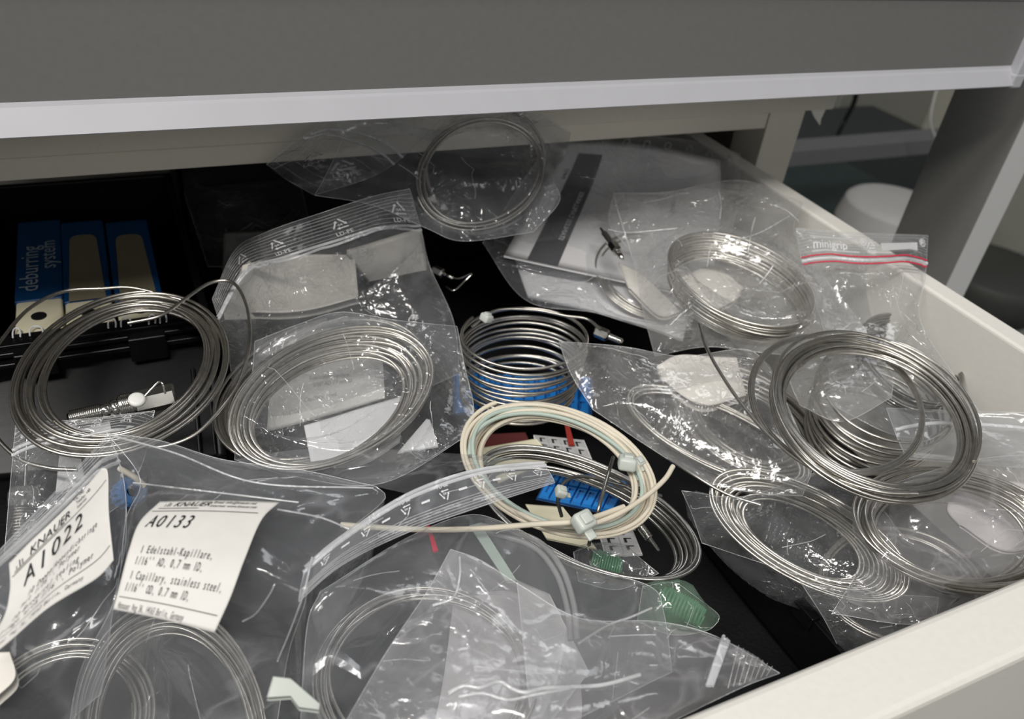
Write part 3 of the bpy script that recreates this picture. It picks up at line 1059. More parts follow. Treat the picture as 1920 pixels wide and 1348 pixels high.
# cream cable coil
p = coil_pts('cable', *el((1046, 880), (163, 42), (-6, 112), -0.026, -0.028, -0.034), 10.6, 0.13, 0.0025, 0.03, seed=31, start=0.2, stack=0.0004)
cab_ = empty('cream_cable_coil', np.array(p).mean(0), 'loose cream and teal cable coil held by two white ties', 'cable coil')
k = len(p)
tube('cable', p, 0.00092, CABLE, cab_)
p2 = coil_pts('cable2', *el((1040, 874), (164, 40), (-6, 112), -0.023, -0.025, -0.031), 1.5, 0.05, 0.0025, 0.05, seed=35, start=3.0)
tube('teal_cable', p2, 0.00092, CABLE_T, cab_)
tube('cable_tail', PX([(1262, 874, -.02), (1245, 900, -.021), (1205, 935, -.022), (1150, 968, -.023), (1090, 985, -.024), (1020, 982, -.028), (950, 950, -.03)], 12), 0.00105, CABLE, cab_)
tube('cable_tail', PX([(640, 984, -.022), (690, 988, -.020), (800, 993, -.018), (900, 991, -.020), (1000, 983, -.021), (1090, 976, -.021), (1170, 950, -.023)], 12), 0.00105, CABLE, cab_)
cable_tie(cab_, 1176, 868, -0.020, 0.0046, 2.6)
cable_tie(cab_, 1198, 866, -0.022, 0.0028, 0.2)
cable_tie(cab_, 1094, 978, -0.018, 0.0048, 0.2)

# big loose coil at right
p = coil_pts('right', *el((1636, 770), (176, 86), (-58, 126), -0.006, -0.010, -0.006), 18.5, 0.085, 0.003, 0.03, seed=41, start=3.3, stack=0.0003)
p2 = coil_pts('right2', *el((1568, 745), (160, 66), (-50, 126), -0.013, -0.013, -0.013), 4.3, 0.035, 0.001, 0.02, seed=43, start=3.0)
coil_obj('steel_capillary_coil', 'large loose steel coil on top of the bags at right', [
    p, p2, PX([(1311, 608, -.008), (1322, 645, -.008), (1345, 690, -.008), (1385, 750, -.008), (1440, 815, -.008), (1505, 868, -.007), (1580, 902, -.005), (1650, 922, -.004), (1720, 925, -.004)], 14)],
    STEEL, 0.00078, G_L)

# ================================================================ bagged things
def bagged(key, label, c, A, B, z, turns, spread, seed, zA=None, zB=None, m=STEEL, lift=0.002, shift=0.03, start=0.0, stack=0.0004, r=0.00078, extra=()):
    p_ = coil_pts(key, *el(c, A, B, z, zA, zB), turns, spread, lift, shift, seed, start, stack)
    return coil_obj('steel_capillary_coil', label, [p_] + list(extra), m, r, G_B)


# --- printed paper sleeve and what is near it
ps, PP = sheet('printed_booklet', top=[(1062, 262, .002), (1200, 268, .002), (1350, 300, .004)], right=[(1350, 300, .004), (1352, 400, -.022), (1330, 560, -.035)],
               bottom=[(945, 478, -.030), (1060, 503, -.030), (1190, 530, -.034), (1330, 560, -.035)], left=[(1062, 262, .002), (1005, 370, -.020), (945, 478, -.030)], m=PAPER, thick=0.0015)
tag(ps, 'white printed booklet with a dark title bar beneath the clear sleeve', 'booklet')
V, Fc = [], []
n = 24
for i in range(n + 1):
    v = .10 + .90 * i / n
    V += [PP.pt(.115, v, .0003), PP.pt(.265, v, .0003)]
for i in range(n):
    Fc.append((2 * i, 2 * i + 1, 2 * i + 3, 2 * i + 2))
mesh('title_bar', V, Fc, GREYINK, ps, False)


def vtext(root, P, s, u, v0, size, asp, m, name='printed_text', off=0.0005):
    """letters running along -v (up the sheet)"""
    tv, tf = text_geo(s, 1.0, 0, 'LEFT')
    mesh(name, [P.pt(u + b * size * asp, v0 - a * size, off) for a, b in tv], tf, m, root, False)


vtext(ps, PP, 'STAINLESS CAPILLARIES', .215, .80, .040, .9, WINK)
vtext(ps, PP, 'ANALYTIC', .245, .34, .032, .9, mat('pale_ink', (0.3, 0.3, 0.3), 0.5))
vtext(ps, PP, 'Science', .72, .40, .050, .9, INK)
vtext(ps, PP, 'INFO', .08, .30, .035, .9, INK)

# second white leaf below
t_, _ = sheet('white_leaf', top=[(960, 470, -.038), (1100, 510, -.038), (1300, 560, -.042)], right=[(1300, 560, -.042), (1280, 640, -.046)],
              bottom=[(990, 555, -.046), (1100, 580, -.046), (1280, 640, -.046)], left=[(960, 470, -.038), (990, 555, -.046)], m=PAPER, thick=0.0006, amp=0.0015)
tag(t_, 'plain white paper leaf under the printed booklet', 'paper')

bagged('paper', 'steel coil peeking from under the printed booklet', (1215, 520), (92, 26), (-8, 72), -0.0375, 7, 0.14, 51, -0.043, -0.043)
rt, P = bag('document_sleeve', 'clear sleeve over the printed booklet with a row of punched marks', m='clear_film',
            top=[(1048, 246, .010), (1160, 252, .008), (1280, 262, .006), (1388, 288, .010)], right=[(1388, 288, .010), (1375, 420, -.018), (1290, 620, -.036)],
            bottom=[(905, 455, -.032), (985, 562, -.042), (1110, 585, -.040), (1290, 620, -.036)], left=[(1048, 246, .010), (980, 340, -.014), (905, 455, -.032)],
            seed=5, amp=0.002, puff=0.004, over=['paper'], group='clear bags')
V, Fc = [], []
for k in range(9):
    u = .05 + .112 * k
    b = len(V)
    for i in range(12):
        a = 2 * math.pi * i / 12
        V.append(P.pt(u + .018 * math.cos(a), .055 + .028 * math.sin(a), .0006)); V.append(P.pt(u + .012 * math.cos(a), .055 + .019 * math.sin(a), .0006))
    for i in range(12):
        j = (i + 1) % 12
        Fc.append((b + 2 * i, b + 2 * j, b + 2 * j + 1, b + 2 * i + 1))
mesh('punched_marks', V, Fc, mat('sleeve_mark', (0.35, 0.35, 0.36), 0.4), rt, False)

# --- back bag leaning on the cabinet rail
bagged('back', 'thin steel coil in the bag leaning on the cabinet rail', (905, 322), (112, -10), (-6, 100), zy(905, 322, .385), 4.3, 0.06, 61, zy(1017, 312, .385), zy(899, 422, .366), shift=0.05, start=1.0, lift=0.001, r=0.0006)
rt, P = bag('zip_bag', 'crumpled clear bag leaning against the cream cabinet rail at the back', m='clear_film', group='clear bags',
            top=[(600, 205, zy(600, 205, .400)), (760, 195, zy(760, 195, .400)), (980, 205, zy(980, 205, .400)), (1070, 248, zy(1070, 248, .404))],
            right=[(1070, 248, zy(1070, 248, .404)), (1060, 290, .012), (1035, 330, zy(1035, 330, .38)), (1050, 375, zy(1050, 375, .37)), (1000, 435, zy(1000, 435, .355))],
            bottom=[(590, 366, zy(590, 366, .376)), (700, 385, zy(700, 385, .37)), (800, 428, zy(800, 428, .36)), (870, 452, zy(870, 452, .355)), (1000, 435, zy(1000, 435, .355))],
            left=[(600, 205, zy(600, 205, .400)), (640, 250, zy(640, 250, .400)), (620, 310, zy(620, 310, .39)), (590, 366, zy(590, 366, .376))],
            over=['back'], seed=7, amp=0.005, puff=0.004, sc=34, tent=1.6)
rt2, P2 = bag('zip_bag', 'clear zip bag mouth with recycling prints under the beam, pointing left', m='clear_film', group='clear bags',
              top=[(500, 308, zy(500, 308, .402)), (560, 262, zy(560, 262, .396)), (640, 210, zy(640, 210, .392))], right=[(640, 210, zy(640, 210, .392)), (760, 200, zy(760, 200, .392)), (830, 222, zy(830, 222, .392))],
              bottom=[(590, 366, .0), (720, 320, .012), (830, 222, zy(830, 222, .392))], left=[(500, 308, zy(500, 308, .402)), (540, 338, .006), (590, 366, .0)], seed=8, amp=0.003, puff=0.003)
zip_strip(rt2, P2, .52, .60, 6, side='left')
for v, u in ((.16, .28), (.50, .26), (.80, .30)):
    recycle_print(rt2, P2, u, v, .085, rot=-0.4, m=mat('faint_print', (0.5, 0.5, 0.5), 0.4))
t_ = tube('clear_tubing', PX([(960, 212, .044), (985, 222, .042), (1008, 250, .032), (1020, 285, .02), (1015, 330, .006), (985, 385, -.012)], 10), 0.0009, STEEL_D)
tag(t_, 'dark tube end curving down the right of the leaning bag', 'tube')
t_ = tube('brown_tubing', PX([(850, 225, .04), (822, 262, .03), (800, 300, .018), (803, 345, .004), (822, 385, -.01)], 10), 0.0011, mat('brown_tube', (0.22, 0.19, 0.16), 0.3, var=0.1))
tag(t_, 'brownish tube bent down the middle of the leaning bag', 'tube')

# --- dark bag far back left
t_, _ = sheet('grey_backing_card', top=[(420, 436, -.055), (540, 430, -.055)], right=[(540, 430, -.055), (560, 520, -.06)], bottom=[(415, 540, -.06), (560, 520, -.06)], left=[(420, 436, -.055), (415, 540, -.06)], m=mat('card_grey', (0.55, 0.53, 0.52), 0.6, var=0.03), thick=0.0008)
tag(t_, 'grey card in the dark beside the tool case, behind the zip bag', 'card')
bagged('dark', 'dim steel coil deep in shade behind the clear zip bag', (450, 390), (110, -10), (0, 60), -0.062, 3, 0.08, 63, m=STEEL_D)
bag('plain_bag', 'dim clear bag in the dark gap right of the tool case', m='shaded_film', folds=4, group='clear bags', top=[(340, 345, -.04), (560, 330, -.04)], right=[(560, 330, -.04), (600, 500, -.05)],
    bottom=[(390, 500, -.05), (600, 500, -.05)], left=[(340, 345, -.04), (390, 500, -.05)], over=['dark'], seed=9, amp=0.003)

# --- left middle: zip bag with white print, and the bag in front of it
t_, _ = sheet('foam_pad', top=[(455, 500, zy(455, 500, .376)), (560, 478, zy(560, 478, .376)), (665, 480, zy(665, 480, .376))], right=[(665, 480, zy(665, 480, .376)), (672, 560, -.040)], bottom=[(420, 590, -.045), (560, 585, -.045), (672, 560, -.045)], left=[(455, 500, zy(455, 500, .376)), (420, 590, -.045)], m=FOAM, thick=0.004, amp=0.003)
tag(t_, 'pale foam pad inside the zip bag with white recycling prints', 'foam pad')
t_, _ = sheet('foam_pad', top=[(650, 470, zy(650, 470, .374)), (790, 430, zy(790, 430, .374))], right=[(790, 430, zy(790, 430, .374)), (800, 500, -.03)], bottom=[(690, 520, -.034), (800, 500, -.03)], left=[(650, 470, zy(650, 470, .374)), (690, 520, -.034)], m=FOAM, thick=0.003, amp=0.002)
tag(t_, 'small pale foam scrap at the right end of the printed zip bag', 'foam pad')
bagged('b2', 'thin steel coil of few turns in the printed zip bag, left of centre', (618, 722), (178, -52), (14, 128), -0.047, 5.6, 0.05, 71, -0.047, -0.055, start=1.0)
t_, LP = sheet('paper_slip', top=[(512, 668, -.047), (600, 640, -.047), (716, 660, -.047)], right=[(716, 660, -.047), (722, 745, -.05)], bottom=[(500, 808, -.053), (610, 780, -.053), (722, 745, -.05)], left=[(512, 668, -.047), (500, 808, -.053)], m=LABEL, thick=0.0004, amp=0.002)
tag(t_, 'cream paper slip with mirrored grey print inside the left coil', 'paper')
text_on(t_, LP, [('Edelstahl-Kapillare,', .35, .52, .085, .55, 0), ("1/16'' AD 0,7 mm ID", .38, .62, .08, .5, 0), ('Capillary, steel,', .30, .78, .085, .55, 0), ("1/16'' OD", .12, .88, .08, .5, 0)], mat('faded_ink', (0.35, 0.33, 0.30), 0.6))
t_, _ = sheet('paper_slip', top=[(570, 800, -.042), (680, 765, -.042), (758, 742, -.042)], right=[(758, 742, -.042), (750, 830, -.046)], bottom=[(585, 880, -.048), (680, 872, -.048), (750, 830, -.046)], left=[(570, 800, -.042), (585, 880, -.048)], m=PAPER, thick=0.0004, amp=0.0015)
tag(t_, 'plain white paper slip below the cream slip inside the left coil', 'paper')
t_, _ = sheet('paper_slip', **quad((800, 785, -.042), (806, 787, -.042), (822, 838, -.044), (745, 850, -.044)), m=PAPER, thick=0.0004, amp=0.001)
tag(t_, 'small pointed white paper corner right of the left coil', 'paper')
bagged('b3', 'thick steel coil around paper slips in the bag left of centre', (628, 752), (154, -56), (26, 105), -0.030, 19.5, 0.14, 73, -0.028, -0.040, start=2.2, lift=0.003, stack=0.0005)
rt, P = bag('zip_bag', 'clear zip bag with white recycling prints along its rim, left of centre', m='clear_film_fine', group='clear bags',
            top=[(398, 560, -.030), (440, 470, -.012), (500, 435, zy(500, 435, .366)), (600, 400, zy(600, 400, .366)), (700, 368, zy(700, 368, .366)), (768, 354, zy(768, 354, .366))],
            right=[(768, 354, zy(768, 354, .366)), (792, 440, -.004), (806, 500, -.024), (850, 600, -.040), (862, 700, -.05)],
            bottom=[(432, 800, -.055), (560, 800, -.06), (720, 760, -.06), (862, 700, -.05)],
            left=[(398, 560, -.030), (425, 650, -.035), (436, 730, -.045), (432, 800, -.055)],
            over=['b2', 'b3'], seed=12, amp=0.0055, puff=0.006, sc=32, flat_top=0.22, nu=80, nv=80)
zip_strip(rt, P, .20, .225, 8)
for u in (.22, .46, .70, .93):
    recycle_print(rt, P, u, .110, .046, ru=.80)
rt, P = bag('plain_bag', 'clear bag over the thick steel coil, between the case and the tall coil', m='clear_film', group='clear bags',
            top=[(478, 640, -.018), (560, 608, -.016), (640, 585, -.014), (740, 600, -.015), (857, 612, -.02)],
            right=[(857, 612, -.02), (872, 690, -.03), (888, 760, -.036), (884, 812, -.04)],
            bottom=[(440, 862, -.045), (560, 895, -.045), (720, 905, -.045), (884, 812, -.04)],
            left=[(478, 640, -.018), (470, 720, -.028), (445, 800, -.04), (440, 862, -.045)],
            over=['b3'], seed=14, amp=0.006, puff=0.006, sc=34, nu=80, nv=80)

# --- small things lower left: bag with spring plunger, fitting valve, blue nut
v0 = az(128, 786, -.030); v1 = az(330, 740, -.026)
dv = (v1 - v0) / np.linalg.norm(v1 - v0)
fitting('valve_fitting', 'steel threaded valve with knurled collar lying inside the left coil', v0, v1, 0.0046, group=FG, parts=[
    ('threaded_shank', STEEL_L, [(0, .5)] + thread(.02, .30, 16, .6, .74) + [(.30, .62), (.40, .62)]),
    ('collar', STEEL_L, [(.40, .8), (.43, .85), (.47, .8)]),
    ('knurled_ring', STEEL_L, [(.47, 1.0), (.49, 1.12)] + thread(.50, .60, 6, 1.06, 1.14) + [(.61, 1.0)]),
    ('square_body', mat('valve_body', (0.55, 0.54, 0.50), 0.3, 1.0, var=0.1), [(.61, .9, 6), (.63, 1.12, 6), (.98, 1.12, 6), (1.0, .95, 6)])])
bm = bmesh.new()
lathe(bm, [(0, .0024), (.0003, .0033), (.0016, .0033), (.0021, .0024)], frame_m(az(257, 752, -.021), (0.1, -0.3, 1), (0, 1, 0)), 32)
k_ = bmo('white_cap', bm, mat('cap_white', (0.8, 0.8, 0.76), 0.35), None, True)
k_.name = 'white_cap'
vf = [o for o in COL.objects if o.get('label', '').startswith('steel threaded valve')][0]
k_.parent = vf; k_.matrix_parent_inverse = Matrix.Translation(-vf.location)
tube('wire_clip', PX([(272, 742, -.018), (285, 728, -.016), (298, 716, -.014), (305, 720, -.014), (310, 738, -.018)], 5), 0.00045, STEEL_L, vf)

rt_s = az(48, 955, -.05)
p0, p1 = az(46, 912, -.045), az(40, 1030, -.06)
fitting('spring_plunger', 'glass ended plunger with a dark spring in the lower left bag', p0, p1, 0.0056, group=FG, parts=[
    ('glass_end', MATS['syringe_plastic'], [(0, .6), (.03, .9), (.10, 1.0), (.30, 1.0), (.32, .9)]),
    ('metal_core', STEEL_D, [(0.0, .28), (1.0, .28)]),
    ('collar', STEEL_L, [(.08, .5), (.10, .98), (.13, .98), (.15, .5)]),
    ('spring', STEEL_D, [(.32, .5)] + thread(.34, .98, 13, .66, .9) + [(1, .6)])])
pl = [o for o in COL.objects if o.get('label', '').startswith('glass ended plunger')][0]
tube('plunger_rod', PX([(52, 785, -.03), (50, 850, -.038), (47, 915, -.045)], 5), 0.0005, STEEL_D, pl)
t_, _ = sheet('paper_slip', **quad((112, 845, -.048), (150, 850, -.048), (160, 905, -.052), (104, 925, -.052)), m=PAPER, thick=0.0004)
tag(t_, 'white paper slip behind the rim of the lower left zip bag', 'paper')
t_, LP = sheet('paper_slip', **quad((122, 790, -.034), (205, 782, -.034), (210, 822, -.038), (136, 832, -.038)), m=PAPER, thick=0.0004)
tag(t_, 'white slip with large grey letters below the steel valve', 'paper')
text_on(t_, LP, [('FI', .12, .93, .5, .6, 0)], GREYINK)
rt, P = bag('zip_bag', 'small clear zip bag holding the spring plunger, lower left', m='clear_film', group='clear bags',
            top=[(30, 790, -.026), (130, 788, -.026), (290, 770, -.024)], right=[(290, 770, -.024), (270, 860, -.036), (235, 940, -.045)],
            bottom=[(8, 1040, -.05), (100, 1030, -.05), (235, 940, -.045)], left=[(30, 790, -.026), (20, 900, -.036), (8, 1040, -.05)], seed=16, amp=0.003, puff=0.006, flat_top=.25)
zip_strip(rt, P, .24, .28, 6)
for u in (.10, .42, .60, .82):
    recycle_print(rt, P, u, .10, .05, ru=.95, txt='04 PE')
bm = bmesh.new()
pr = [(0, .0030), (0.0005, .0054)]
M_ = frame_m(az(246, 922, -.040), (0.25, -0.55, 0.6))
ve = []
n = 64
rings = []
for x, r_, kn in ((-.009, .0046, 0), (-.008, .0056, 1), (.002, .0056, 1), (.0035, .0048, 0), (.0035, .0024, 0), (-.004, .0022, 0)):
    rings.append([bm.verts.new(M_ @ Vector((x, (r_ + kn * .0005 * (i % 4 < 2)) * math.cos(2 * math.pi * i / n), (r_ + kn * .0005 * (i % 4 < 2)) * math.sin(2 * math.pi * i / n)))) for i in range(n)])
for a, b in zip(rings, rings[1:]):
    for i in range(n):
        bm.faces.new((a[i], a[(i + 1) % n], b[(i + 1) % n], b[i]))
k_ = bmo('finger_nut', bm, mat('nut_blue', (0.05, 0.14, 0.32), 0.4, var=0.08), None, False)
tag(k_, 'blue ridged plastic finger nut between the two labelled bags', 'nut')
t_ = tube('beige_tube', PX([(224, 878, -.03), (238, 886, -.03), (255, 897, -.031), (272, 912, -.034)], 8), 0.0011, CABLE)
tag(t_, 'short beige tube end just above the blue finger nut', 'tube')

# --- front left labelled bags
bagged('b12', 'steel coil below the wide label in the front bag', (325, 1372), (160, 0), (10, 270), -0.085, 13.5, 0.13, 81, -0.085, -0.085, start=3.0, lift=0.003, shift=0.03)
bagged('b11', 'thin steel strands behind the steep label at far lower left', (120, 1350), (150, -40), (10, 150), -0.095, 6.5, 0.15, 83)
t_, _ = sheet('foam_pad', top=[(-60, 1225, -.02), (18, 1222, -.02)], right=[(18, 1222, -.02), (28, 1270, -.024), (-10, 1310, -.026)], bottom=[(-60, 1320, -.026), (-10, 1310, -.026)], left=[(-60, 1225, -.02), (-60, 1320, -.026)], m=FOAM, thick=0.004)
tag(t_, 'pale foam piece at the left picture edge under the steep label', 'foam pad')

rt11, P = bag('labelled_bag', 'clear bag at far left with a steeply slanting white label', m='smooth_film', group='clear bags',
              top=[(-90, 1130, -.016), (0, 1030, -.012), (100, 925, -.008), (205, 812, -.004)],
              right=[(205, 812, -.004), (232, 900, -.010), (236, 1010, -.016), (214, 1130, -.022), (190, 1300, -.05)],
              bottom=[(-90, 1420, -.05), (40, 1420, -.06), (190, 1300, -.05)],
              left=[(-90, 1130, -.016), (-95, 1260, -.018), (-90, 1420, -.05)], seed=18, amp=0.003, puff=0.006, sc=24, flat_top=.16)
zip_strip(rt11, P, .10, .13, 5, zmat='film_rib')
for u in (.45, .70):
    recycle_print(rt11, P, u, .05, .028, ru=1.4, m=mat('faint_print', (0.5, 0.5, 0.5), 0.4))
zl_ = .0075
lab, LP = sheet('label', top=[(17, 1056, zl_ - .004), (60, 1012, zl_ - .002), (100, 975, zl_), (150, 925, zl_), (190, 878, zl_)], right=[(190, 878, zl_), (202, 885, zl_), (204, 960, zl_ - .002), (213, 1050, zl_ - .006)],
                bottom=[(-75, 1265, zl_ - .008), (0, 1217, zl_ - .008), (90, 1140, zl_ - .008), (180, 1085, zl_ - .007), (213, 1050, zl_ - .006)], left=[(17, 1056, zl_ - .004), (18, 1110, zl_ - .006), (0, 1170, zl_ - .008), (-75, 1265, zl_ - .008)],
                m=LABEL, parent=rt11, thick=0.00012, nu=40, nv=40)
text_on(lab, LP, [('I', .055, .13, .05, .8, 0), ('I', .08, .13, .09, .8, 0), ('I', .105, .13, .07, .8, 0), ('KNAUER', .17, .125, .10, .95, .25), ('~A1022', .12, .36, .235, .80, 0),
                  ('-', .02, .155, .95, 0, 0), ('-', .04, .135, .45, 0, 0),
                  ('Tel.: +49', .62, .03, .045, .7, 0), ('Telefax: +49', .62, .075, .045, .7, 0), ('Internet', .62, .12, .045, .7, 0),
                  ('info@', .62, .07, .0, .7, 0),
                  ('~10 Doppelkonusdichtringe', .20, .52, .088, .50, 0), ("~mit 1/16'', Polymer", .18, .60, .088, .50, 0),
                  ('~10 Biconical sealing', .16, .71, .088, .50, 0), ("~rings with 1/16'', Polymer", .12, .79, .088, .50, 0),
                  ('-', .14, .84, .84, 0, 0), ('~Hanauer Weg 36, 14163 Berlin, Germany', .10, .93, .060, .48, 0)])

rt12, P = bag('labelled_bag', 'clear bag at lower left with a wide curved white label', m='smooth_film', group='clear bags',
              top=[(200, 812, -.002), (300, 826, -.001), (420, 862, .0), (560, 880, -.001), (705, 912, -.004)],
              right=[(705, 912, -.004), (722, 935, -.006), (655, 992, -.008), (600, 1035, -.006), (578, 1075, -.005), (572, 1130, -.010), (540, 1230, -.035), (510, 1420, -.062)],
              bottom=[(120, 1420, -.062), (320, 1430, -.062), (510, 1420, -.062)],
              left=[(200, 812, -.002), (255, 880, -.008), (262, 918, -.012), (236, 975, -.014), (216, 1120, -.02), (150, 1260, -.04), (120, 1420, -.062)],
              over=['b12'], seed=20, amp=0.0038, puff=0.007, sc=22, nu=80, nv=80)
zl_ = .009
lab, LP = sheet('label', top=[(300, 940, zl_), (410, 938, zl_ + .001), (524, 941, zl_)], right=[(524, 941, zl_), (490, 975, zl_ + .001), (458, 1050, zl_), (432, 1120, zl_ - .004), (402, 1186, zl_ - .008)],
                bottom=[(212, 1142, zl_ - .008), (300, 1160, zl_ - .007), (402, 1186, zl_ - .008)], left=[(300, 940, zl_), (262, 978, zl_ + .001), (242, 1030, zl_), (226, 1090, zl_ - .004), (212, 1142, zl_ - .008)],
                m=LABEL, parent=rt12, thick=0.00012, nu=40, nv=40)
text_on(lab, LP, [('I', .085, .085, .05, .8, 0), ('I', .105, .085, .08, .8, 0), ('I', .125, .085, .06, .8, 0), ('KNAUER', .16, .085, .085, .92, .25), ('Email: info@knauer.net', .48, .048, .044, .85, 0), ('Internet: www.knauer.net', .48, .095, .044, .85, 0),
                  ('-', .03, .145, .90, 0, 0), ('-', .06, .108, .34, 0, 0),
                  ('~A0133', .06, .33, .185, .68, .18),
                  ('~1 Edelstahl-Kapillare,', .10, .565, .090, .52, .1), ("~1/16'' AD, 0,7 mm ID,", .08, .655, .090, .52, .1),
                  ('~1 Capillary, stainless steel,', .07, .765, .090, .52, .1), ("~1/16'' OD, 0.7 mm ID,", .055, .855, .090, .52, .1),
                  ('-', .03, .90, .93, 0, 0), ('~Hanauer Weg 36, 14163 Berlin, Germany', .04, .985, .070, .40, .1)])
for pl in ([(655, 992), (600, 970), (520, 955)], [(585, 1045), (570, 1110), (545, 1180), (520, 1240)], [(455, 1165), (480, 1150), (505, 1115), (515, 1095)], [(250, 905), (420, 925), (560, 942)], [(205, 815), (330, 850), (480, 905), (700, 915)]):
    tube('fold_glint', snap(P, pl), 0.00035, MATS['glint_film'], rt12, res=2)  # glints on the folds, laid as pale tubes

t_, _ = sheet('nylon_clip', top=[(512, 1268, -.002), (545, 1272, -.002), (600, 1320, -.002)], right=[(600, 1320, -.002), (598, 1331, -.002)],
              bottom=[(500, 1308, -.004), (545, 1305, -.003), (560, 1326, -.003), (598, 1331, -.002)], left=[(512, 1268, -.002), (500, 1308, -.004)], m=NYLON, thick=0.0015, curved=False)
tag(t_, 'bent milky nylon clip lying between the two front bags', 'clip')

# --- long bag with reversed prints, front centre
bagged('b13', 'wide steel coil in the front bag below the mirrored prints', (800, 1262), (190, 10), (-12, 180), -0.074, 9.5, 0.07, 91, -0.074, -0.074, start=2.8, lift=0.002, shift=0.04)
rt, P = bag('zip_bag', 'long clear zip bag with upside down recycling prints, front centre', m='smooth_film', group='clear bags',
            top=[(560, 1128, -.006), (640, 1060, -.003), (760, 1000, -.001), (900, 950, .0), (1040, 905, -.002)][::1],
            right=[(1040, 905, -.002), (1032, 888, -.002), (1018, 868, -.003)],
            bottom=[(575, 1062, -.008), (650, 1003, -.004), (760, 930, -.002), (880, 885, -.001), (1018, 868, -.003)],
            left=[(560, 1128, -.006), (565, 1095, -.007), (575, 1062, -.008)], seed=22, amp=0.0008, puff=0.001, under=True)
zip_strip(rt, P, .78, .93, 0)
for vv in (.04, .09, .14, .20, .26):
    tube('rib', P.line(0, vv, 1, vv, 60, .0004), 0.00013, MATS['film_rib'], rt, res=1)
for u in (.10, .26, .42, .57, .71, .84, .95):
    recycle_print(rt, P, u, .50, .19, ru=.125, flip=False)
V, Fc = [], []
for u in (.18, .34, .495, .64, .775):
    b = len(V)
    V += [P.pt(u + a, c, .0006) for a, c in ((-.016, .46), (.016, .46), (.016, .52), (-.016, .52))]
    Fc.append((b, b + 1, b + 2, b + 3))
mesh('printed_dashes', V, Fc, WINK, rt, False)
Gs = coons([(440, 862, -.03), (600, 842, -.024), (800, 848, -.016), (1010, 868, -.006)], [(1010, 868, -.006), (880, 885, -.004), (760, 930, -.004)], [(470, 880, -.03), (600, 890, -.02), (760, 930, -.004)], [(440, 862, -.03), (470, 880, -.03)], 40, 24)
for j in range(24):
    for i in range(40):
        Gs[j, i, 2] += crumple(Gs[j, i, 0], Gs[j, i, 1], 3, .003, 30)
grid_mesh('film_flap', [Gs], MATS['smooth_film'], rt)

# body of that bag running towards the front right
t_ = tube('clear_tubing', [PX([(900, 985, -.03), (1000, 1010, -.03), (1050, 1060, -.03), (1075, 1130, -.032), (1082, 1200, -.034)], 12), PX([(880, 990, -.032), (990, 1020, -.032), (1040, 1070, -.032), (1064, 1140, -.034), (1070, 1200, -.036)], 12)], 0.0011, mat('grey_tubing', (0.28, 0.28, 0.28), 0.3, var=0.05))
tag(t_, 'grey double tubing arc under the front centre film', 'tube')
t_, _ = sheet('flat_strap', top=[(880, 985, -.03), (900, 980, -.03)], right=[(900, 980, -.03), (970, 1090, -.032)], bottom=[(950, 1090, -.032), (970, 1090, -.032)], left=[(880, 985, -.03), (950, 1090, -.032)], m=CABLE_T, thick=0.0008, curved=False)
tag(t_, 'flat pale green strap running under the front centre film', 'strap')
t_, _ = sheet('paper_slip', **quad((968, 1088, -.040), (1030, 1115, -.055), (1105, 1260, -.078), (1000, 1400, -.080)), m=PAPER, thick=0.0004, amp=0.001)
tag(t_, 'white paper sheet with a raised corner under the front bag', 'paper')
t_, _ = sheet('red_seal_strip', top=[(800, 985, -.022), (806, 985, -.022)], right=[(806, 985, -.022), (822, 1032, -.022)], bottom=[(812, 1036, -.022), (822, 1032, -.022)], left=[(800, 985, -.022), (812, 1036, -.022)], m=RED, thick=0.0003, curved=False)
tag(t_, 'short red strip under the mirrored prints', 'strip')
bag('plain_bag', 'broad grey clear bag below the cream cable coil, front centre', m='smooth_film', group='clear bags',
    top=[(600, 1110, -.014), (760, 1010, -.016), (880, 965, -.02), (960, 985, -.026)],
    right=[(960, 985, -.026), (1100, 1060, -.034), (1220, 1100, -.036), (1245, 1150, -.034), (1260, 1260, -.03)],
    bottom=[(560, 1420, -.03), (900, 1420, -.026), (1260, 1260, -.03)],
    left=[(600, 1110, -.014), (575, 1180, -.02), (560, 1420, -.03)], over=['b13'], seed=24, amp=0.004, puff=0.006, sc=20, nu=80, nv=70)
# green springs bags
def spring(px0, py0, px1, py1, z, r, n, parent, m):
    a, b = az(px0, py0, z), az(px1, py1, z)
    d = b - a
    M_ = frame_m(a, d)
    L0 = np.linalg.norm(d)
    pts = [np.array(M_ @ Vector((L0 * t / (n * 12), r * math.cos(2 * math.pi * t / 12), r * math.sin(2 * math.pi * t / 12)))) for t in range(n * 12)]
    return tube('coils', pts, 0.0005, m, parent, res=2)


